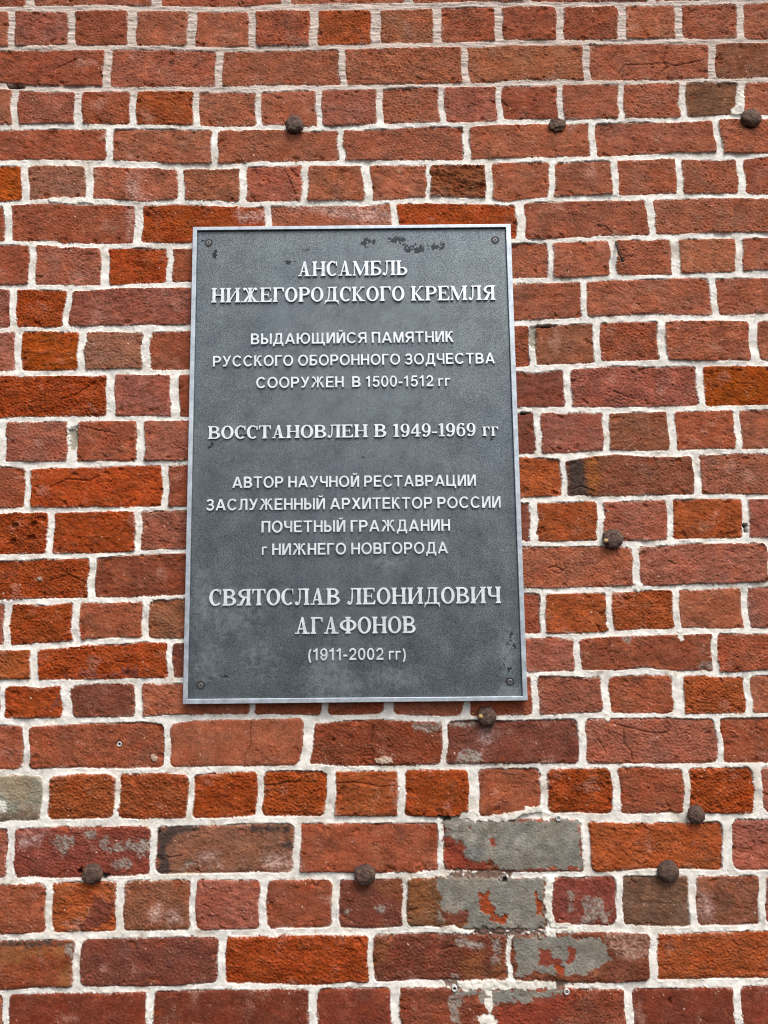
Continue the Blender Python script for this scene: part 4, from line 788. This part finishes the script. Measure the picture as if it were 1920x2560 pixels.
def serif():
    S, e, q = .222, .075, .075
    G = {}

    def foot(xa, xb, y=0):
        if y == 0:
            return [R_(xa - e, 0, xb + e, q), [(xa - e * .8, q - .01), (xb + e * .8, q - .01), (xb, .135), (xa, .135)]]
        return [R_(xa - e, 1 - q, xb + e, 1), [(xa, .865), (xb, .865), (xb + e * .8, 1.01 - q), (xa - e * .8, 1.01 - q)]]

    def st(x, w=S, top=True, bot=True):
        return [R_(x, 0, x + w, 1)] + (foot(x, x + w, 1) if top else []) + (foot(x, x + w) if bot else [])

    def tick(x, y0, y1, w=.05):
        return [[(x, y0), (x + w, y0), (x + w, y1), (x - .06, y1)]]

    G['А'] = (1.02, [par(.115, 0, .43, .96, .098), [(.60, 0), (.84, 0), (.575, 1.02), (.42, 1.02)], R_(.22, .27, .72, .34), R_(0, 0, .31, q), R_(.50, 0, 1.02, q)])
    G['Н'] = (1.02, st(e) + st(1.02 - e - S) + [R_(.2, .465, .8, .54)])
    G['С'] = (.84, ring(.46, .5, .46, .515, .222, .098, 52, 312) + [[(.70, .80), (.76, .66), (.81, .66), (.81, 1.0), (.77, 1.0), (.74, .93)]])
    G['М'] = (1.26, st(e, .075) + st(1.26 - e - S) + [[(.02, 1), (.27, 1), (.66, .18), (.60, 0), (.52, 0)], [(1.1, 1), (1.0, 1), (.54, .03), (.60, 0)]])
    G['Б'] = (.86, st(e) + [R_(.1, .915, .80, 1), [(.68, .94), (.76, .74), (.80, .74), (.80, 1)]] + bowl(.1, .42, .86, 0, .57, .20, .098))
    G['Л'] = (1.0, st(1.0 - e - S) + [R_(.24, .915, .8, 1), R_(.24, .945, .4, 1), [(.32, 1), (.41, 1), (.395, .40), (.35, .12), (.26, 0), (.14, -.02), (.05, .02), (.1, .1), (.2, .09), (.27, .17), (.30, .40)]] + ball(.115, .105, .105))
    G['Ь'] = (.84, st(e) + bowl(.1, .42, .84, 0, .56, .20, .098))
    G['И'] = (1.06, st(e) + st(1.06 - e - S) + [par(.215, .098, .78, .90, .10)])
    arm = [[(.80, .50), (.87, .44), (1.23, 0), (.97, 0), (.74, .44)], R_(.96, 0, 1.36, q), [(.74, .47), (.82, .53), (1.0, .86), (1.09, .95), (1.04, 1.0), (.93, .93), (.76, .60)]] + ball(1.115, .905, .095)
    G['Ж'] = (1.36, st(.68 - S / 2) + [R_(.5, .465, .86, .535)] + arm + mir(arm, 1.36))
    G['Е'] = (.88, st(e) + [R_(.1, .915, .82, 1), [(.70, .94), (.78, .75), (.82, .75), (.82, 1)], R_(.1, .47, .62, .535), R_(.58, .36, .63, .65), R_(.1, 0, .84, .098), [(.70, .098), (.84, .27), (.88, .27), (.84, 0)]])
    G['Г'] = (.84, st(e) + [R_(.1, .915, .80, 1), [(.66, .94), (.78, .70), (.82, .70), (.82, 1)]])
    G['О'] = (.94, ring(.47, .5, .47, .515, .215, .098))
    G['Р'] = (.86, st(e) + bowl(.1, .44, .86, .42, 1, .205, .098))
    G['Д'] = (1.08, [R_(.06, 0, 1.04, .08), [(.0, -.22), (.04, -.22), (.10, -.07), (.22, 0), (.22, .08), (.04, .08)], [(1.08, -.22), (1.04, -.22), (.98, -.07), (.86, 0), (.86, .08), (1.05, .08)], R_(.66, .04, .865, 1), R_(.24, .915, .94, 1), [(.32, 1), (.41, 1), (.40, .55), (.33, .2), (.25, .05), (.14, .05), (.24, .2), (.305, .55)]])
    G['К'] = (1.0, st(e) + [[(.40, .56), (.30, .47), (.62, 0), (.90, 0)], R_(.56, 0, 1.0, q), par(.24, .44, .70, .96, .10), R_(.62, 1 - q, .95, 1)])
    G['Я'] = (.96, st(.96 - e - S) + mir(bowl(.1, .46, .90, .44, 1, .205, .098), .98) + [[(.10, 0), (.34, 0), (.60, .48), (.40, .48)], R_(0, 0, .34, q)])
    G['В'] = (.92, st(e) + bowl(.1, .48, .92, 0, .54, .215, .098) + bowl(.1, .44, .84, .48, 1, .20, .098))
    G['Т'] = (.90, st(.45 - S / 2, S, False) + [R_(.02, .915, .88, 1), [(0, .70), (.04, .70), (.14, .94), (.02, 1), (0, 1)], [(.90, .70), (.86, .70), (.76, .94), (.88, 1), (.90, 1)]])
    G['Ф'] = (1.18, st(.59 - S / 2) + ring(.59, .5, .59, .345, .21, .098))
    G['Ч'] = (.96, st(.96 - e - S) + [R_(.075, .62, .28, 1)] + foot(.075, .28, 1) + ring(.33, .66, .255, .27, .205, .075, 180, 272) + [R_(.32, .39, .75, .465)])
    G['г'] = (.56, [R_(e, 0, e + .17, .70), R_(0, 0, .32, q), R_(0, .645, .52, .70), [(.40, .65), (.50, .48), (.55, .48), (.55, .70)]])
    G['1'] = (.50, [R_(.17, 0, .37, 1), R_(.05, 0, .49, q), [(.0, .86), (.0, .90), (.2, 1), (.3, 1), (.3, .85), (.1, .83)]])
    nine = ring(.34, .66, .34, .355, .185, .08) + ring(.29, .5, .39, .52, .185, .085, -95, 30) + ball(.17, .10, .095) + [[(.1, .02), (.26, -.02), (.3, .04), (.15, .1)]]
    G['9'] = (.70, nine)
    G['6'] = (.70, [[(.69 - x, 1 - y) for x, y in p] for p in nine])
    G['4'] = (.74, [R_(.40, 0, .585, 1), R_(.30, 0, .69, q), R_(0, .24, .74, .34), [(.0, .28), (.0, .36), (.42, 1), (.52, 1), (.50, .90), (.10, .28)]])
    G['-'] = (.40, [R_(0, .26, .40, .37)])
    return G


FONTS = {'s': (sans(), .155, .34), 'f': (serif(), .085, .42)}


def glyph_tris(ps):
    co, fa = [], []
    for p in ps:
        area = sum(p[i][0] * p[(i + 1) % len(p)][1] - p[(i + 1) % len(p)][0] * p[i][1] for i in range(len(p)))
        pp = p if area > 0 else p[::-1]
        fa.append(list(range(len(co), len(co) + len(pp))))
        co += [Vector(q) for q in pp]
    v, ed, f, _, _, fo = delaunay_2d_cdt(co, [], fa, 0, 1e-5)
    return v, [q for q, o in zip(f, fo) if len(o)]


GL_CACHE = {}
for style, text, xl, zl, xr, zr, cap in LINE:
    G, gap, space = FONTS[style]
    x = 0.0
    lay = []
    for ch in text:
        if ch == ' ':
            x += space
            continue
        w, ps = G[ch]
        lay.append((ch, x))
        x += w + gap
    total = x - gap
    sx = (xr - xl) / total / 1000
    slope = (zr - zl) / (xr - xl)
    sz = cap / 1000
    bm = bmesh.new()
    for ch, x in lay:
        key = (style, ch)
        if key not in GL_CACHE:
            GL_CACHE[key] = glyph_tris(G[ch][1])
        v, f = GL_CACHE[key]
        vs = [bm.verts.new((xl / 1000 + (x + p.x) * sx, YP - 0.0032, zl / 1000 + (x + p.x) * sx * slope + p.y * sz)) for p in v]
        for t in f:
            try:
                bm.faces.new([vs[i] for i in t])
            except ValueError:
                pass
    bmesh.ops.delete(bm, geom=[v for v in bm.verts if not v.link_faces], context='VERTS')
    bmesh.ops.recalc_face_normals(bm, faces=bm.faces)
    if sum(f.normal.y for f in bm.faces) > 0:
        bmesh.ops.reverse_faces(bm, faces=bm.faces)
    bmesh.ops.dissolve_limit(bm, angle_limit=math.radians(1), verts=bm.verts, edges=bm.edges)
    top = list(bm.faces)
    ret = bmesh.ops.extrude_face_region(bm, geom=top)
    back = [g for g in ret['geom'] if isinstance(g, bmesh.types.BMVert)]
    bmesh.ops.translate(bm, verts=back, vec=(0, 0.0040, 0))
    bmesh.ops.recalc_face_normals(bm, faces=bm.faces)
    front = [f for f in bm.faces if f.normal.y < -0.9]
    try:
        bmesh.ops.inset_region(bm, faces=front, thickness=0.00018, depth=0.00016, use_even_offset=True, use_boundary=True)
    except Exception:
        pass
    bm_put('lettering', bm, MAT_LETTER, PLQ)

# --- four countersunk cross-head screws
for i, (a, b) in enumerate(SCREW):
    c0 = Vector((a / 1000, YP, b / 1000))

    def lathe(prof, n=28):
        bm = bmesh.new()
        rings = []
        for r, y in prof:
            if r < 1e-6:
                rings.append([bm.verts.new((c0.x, y, c0.z))])
            else:
                rings.append([bm.verts.new((c0.x + r * math.cos(2 * math.pi * t / n), y, c0.z + r * math.sin(2 * math.pi * t / n))) for t in range(n)])
        for r0, r1 in zip(rings[:-1], rings[1:]):
            for t in range(n):
                u = (t + 1) % n
                if len(r0) == 1:
                    bm.faces.new((r0[0], r1[t], r1[u]))
                elif len(r1) == 1:
                    bm.faces.new((r0[t], r0[u], r1[0]))
                else:
                    bm.faces.new((r0[t], r0[u], r1[u], r1[t]))
        return bm
    sc = bm_put('screw', lathe([(0, YP - .0012), (.0042, YP - .0012), (.0049, YP - .0008), (.0051, YP + .001)]), MAT_SCREW, PLQ)
    bm_put('countersink', lathe([(.0050, YP + .0005), (.0053, YP - .0007), (.0078, YP - .0009), (.0086, YP + .0008)]), MAT_RECESS, sc)
    bm = bmesh.new()
    ang = (0.3, 0.75, 0.1, 0.55)[i]
    for kx in range(2):
        q = bmesh.ops.create_cube(bm, size=1.0)['verts']
        for v in q:
            x, z = v.co.x * .0054, v.co.z * .0013
            t = ang + kx * math.pi / 2
            v.co = Vector((c0.x + x * math.cos(t) - z * math.sin(t), YP - .0011 + v.co.y * (.0006 + .00005 * kx), c0.z + x * math.sin(t) + z * math.cos(t)))
    bm_put('cross_slot', bm, MAT_RECESS, sc)

# ------------------------------------------------------------------ forged stud heads in the joints
STUD_LABEL = [
    ('round brown iron stud in the joint above the top edge of the plaque', MAT_RUST, 1.0),
    ('small crumbling rusted stud stump under a broken joint, above and right of the plaque', MAT_RUST_WARM, 0.55),
    ('wide rust brown iron stud in a joint at the upper right edge', MAT_RUST_WARM, 1.0),
    ('dark iron stud with a yellow lime fleck, right of the plaque', MAT_RUST, 0.9),
    ('dark stud with an orange lime chip, just below the bottom edge of the plaque', MAT_RUST, 0.9),
    ('brown iron stud at the lower right, the higher of the two studs there', MAT_RUST, 1.0),
    ('round iron stud with dark gaps around it, lowest stud on the left', MAT_RUST, 1.05),
    ('large round iron stud with a pitted grey face, at bottom centre below the plaque', MAT_RUST, 1.05),
    ('round iron stud with a dark streaked face, lowest stud on the right', MAT_RUST, 1.05)]
for i, ((a, b, ra, rb), (lab, mat, dep)) in enumerate(zip(STUD, STUD_LABEL)):
    c0 = Vector((a / 1000, 0.0, b / 1000))
    st_ = thing('iron_stud', lab, 'stud', c0, 'forged iron studs driven into the mortar joints')
    bm = bmesh.new()
    bmesh.ops.create_icosphere(bm, subdivisions=5, radius=1.0)
    sd_ = Vector((i * 7.3, 2.1 * i, 5.0))
    depth = 0.0105 * dep
    for v in bm.verts:
        n = v.co.copy()
        amp = 0.11 if i != 1 else 0.45
        f = 1 + amp * mnoise.noise(n * 1.7 + sd_) + 0.06 * mnoise.noise(n * 4.0 + sd_) + 0.03 * mnoise.noise(n * 10 + sd_)
        p = n * f
        y = p.y
        if y > 0:
            y *= 0.45
        else:
            y = -min(abs(y) ** 0.85, 0.80 + 0.12 * mnoise.noise(n * 2.5 + sd_) + 0.06 * (i % 3))
        v.co = Vector((p.x * ra / 1050, -0.0045 * (1 if i != 1 else 0.4) + y * depth, p.z * rb / 1050))
    me = bpy.data.meshes.new('head')
    bm.to_mesh(me)
    bm.free()
    me.polygons.foreach_set('use_smooth', np.ones(len(me.polygons), bool))
    hd = put('head', me, st_, mat)
    bm = bmesh.new()
    bmesh.ops.create_cone(bm, cap_ends=True, segments=16, radius1=ra / 1000 * .45, radius2=ra / 1000 * .5, depth=0.05)
    bmesh.ops.rotate(bm, verts=bm.verts, matrix=Matrix.Rotation(math.pi / 2, 3, 'X'))
    bmesh.ops.translate(bm, verts=bm.verts, vec=(0, 0.022, 0))
    me = bpy.data.meshes.new('shank')
    bm.to_mesh(me)
    bm.free()
    put('shank', me, st_, MAT_RUST_WARM)
    if i in (3, 4):
        bm = bmesh.new()
        bmesh.ops.create_icosphere(bm, subdivisions=3, radius=1.0)
        for v in bm.verts:
            f = 1 + 0.4 * mnoise.noise(v.co * 2.3 + sd_)
            v.co = Vector((v.co.x * f * .0042 - ra / 1000 * .70, v.co.y * .004 - 0.017 * (0.62 if i == 4 else .75), v.co.z * f * .0042 + (0.001 if i == 4 else -.0045)))
        me = bpy.data.meshes.new('lime_chip')
        bm.to_mesh(me)
        bm.free()
        me.polygons.foreach_set('use_smooth', np.ones(len(me.polygons), bool))
        put('lime_chip', me, hd, MAT_OCHRE)

# ------------------------------------------------------------------ small fixings
PLUG_LABEL = [
              'grey plastic wall plug above the large grey cement patch, under an orange brick',
              'grey plastic wall plug left of the pale mortar strip at bottom right centre',
              'pale ringed plastic wall plug just right of the end of a white mortar strip',
              'small pale plug end sunk in an orange brick below left of the plaque']
for (a, b, r), lab in zip(PLUG, PLUG_LABEL):
    r /= 1000
    c0 = Vector((a / 1000, 0, b / 1000))
    pg = thing('wall_plug', lab, 'wall plug', c0, 'plastic wall plugs left in the masonry')
    sunk = 0.0025 if lab.startswith('small') else -0.0035
    n = 24
    bm = bmesh.new()
    prof = [(r * .5, sunk + .012), (r * .5, sunk + .0008), (r * .62, sunk), (r * .9, sunk), (r, sunk + .0012), (r, sunk + .02)]
    rings = [[bm.verts.new((q * math.cos(2 * math.pi * t / n), y, q * math.sin(2 * math.pi * t / n))) for t in range(n)] for q, y in prof]
    for r0, r1 in zip(rings[:-1], rings[1:]):
        for t in range(n):
            bm.faces.new((r0[t], r0[(t + 1) % n], r1[(t + 1) % n], r1[t]))
    bm_put('collar', bm, MAT_PLUG, pg, True, Vector())
    bm = bmesh.new()
    bmesh.ops.create_cone(bm, cap_ends=True, segments=20, radius1=r * .49, radius2=r * .49, depth=.006)
    bmesh.ops.rotate(bm, verts=bm.verts, matrix=Matrix.Rotation(math.pi / 2, 3, 'X'))
    bmesh.ops.translate(bm, verts=bm.verts, vec=(0, sunk + .009, 0))
    bm_put('bore', bm, MAT_HOLE, pg, False, Vector())

P = [Vector((a / 1000, 0, b / 1000)) for a, b in NAIL]
nl = thing('bent_nail', 'thin bent rusty nail hanging out of a white vertical joint at upper right', 'nail', P[0])
ys = (0.004, -0.009, -0.013, -0.014, -0.012)
pts = [Vector((p.x, y, p.z)) - P[0] for p, y in zip(P, ys)]
bm = bmesh.new()
rings = []
for i, p in enumerate(pts):
    t = (pts[min(i + 1, 4)] - pts[max(i - 1, 0)]).normalized()
    s_ = t.cross(Vector((0, 1, 0))).normalized()
    u_ = s_.cross(t)
    rings.append([bm.verts.new(p + .0021 * (s_ * math.cos(q * math.pi / 4) + u_ * math.sin(q * math.pi / 4))) for q in range(8)])
for r0, r1 in zip(rings[:-1], rings[1:]):
    for q in range(8):
        bm.faces.new((r0[q], r0[(q + 1) % 8], r1[(q + 1) % 8], r1[q]))
bm.faces.new(rings[0])
bm.faces.new(rings[-1][::-1])
bm_put('shank', bm, MAT_NAIL, nl, True, Vector())
bm = bmesh.new()
bmesh.ops.create_icosphere(bm, subdivisions=3, radius=1.0)
for v in bm.verts:
    v.co = Vector((v.co.x * .0042, v.co.y * .0026, v.co.z * .0038)) * (1 + .15 * mnoise.noise(v.co * 2)) + pts[-1]
bm_put('head', bm, MAT_NAIL, nl, True, Vector())
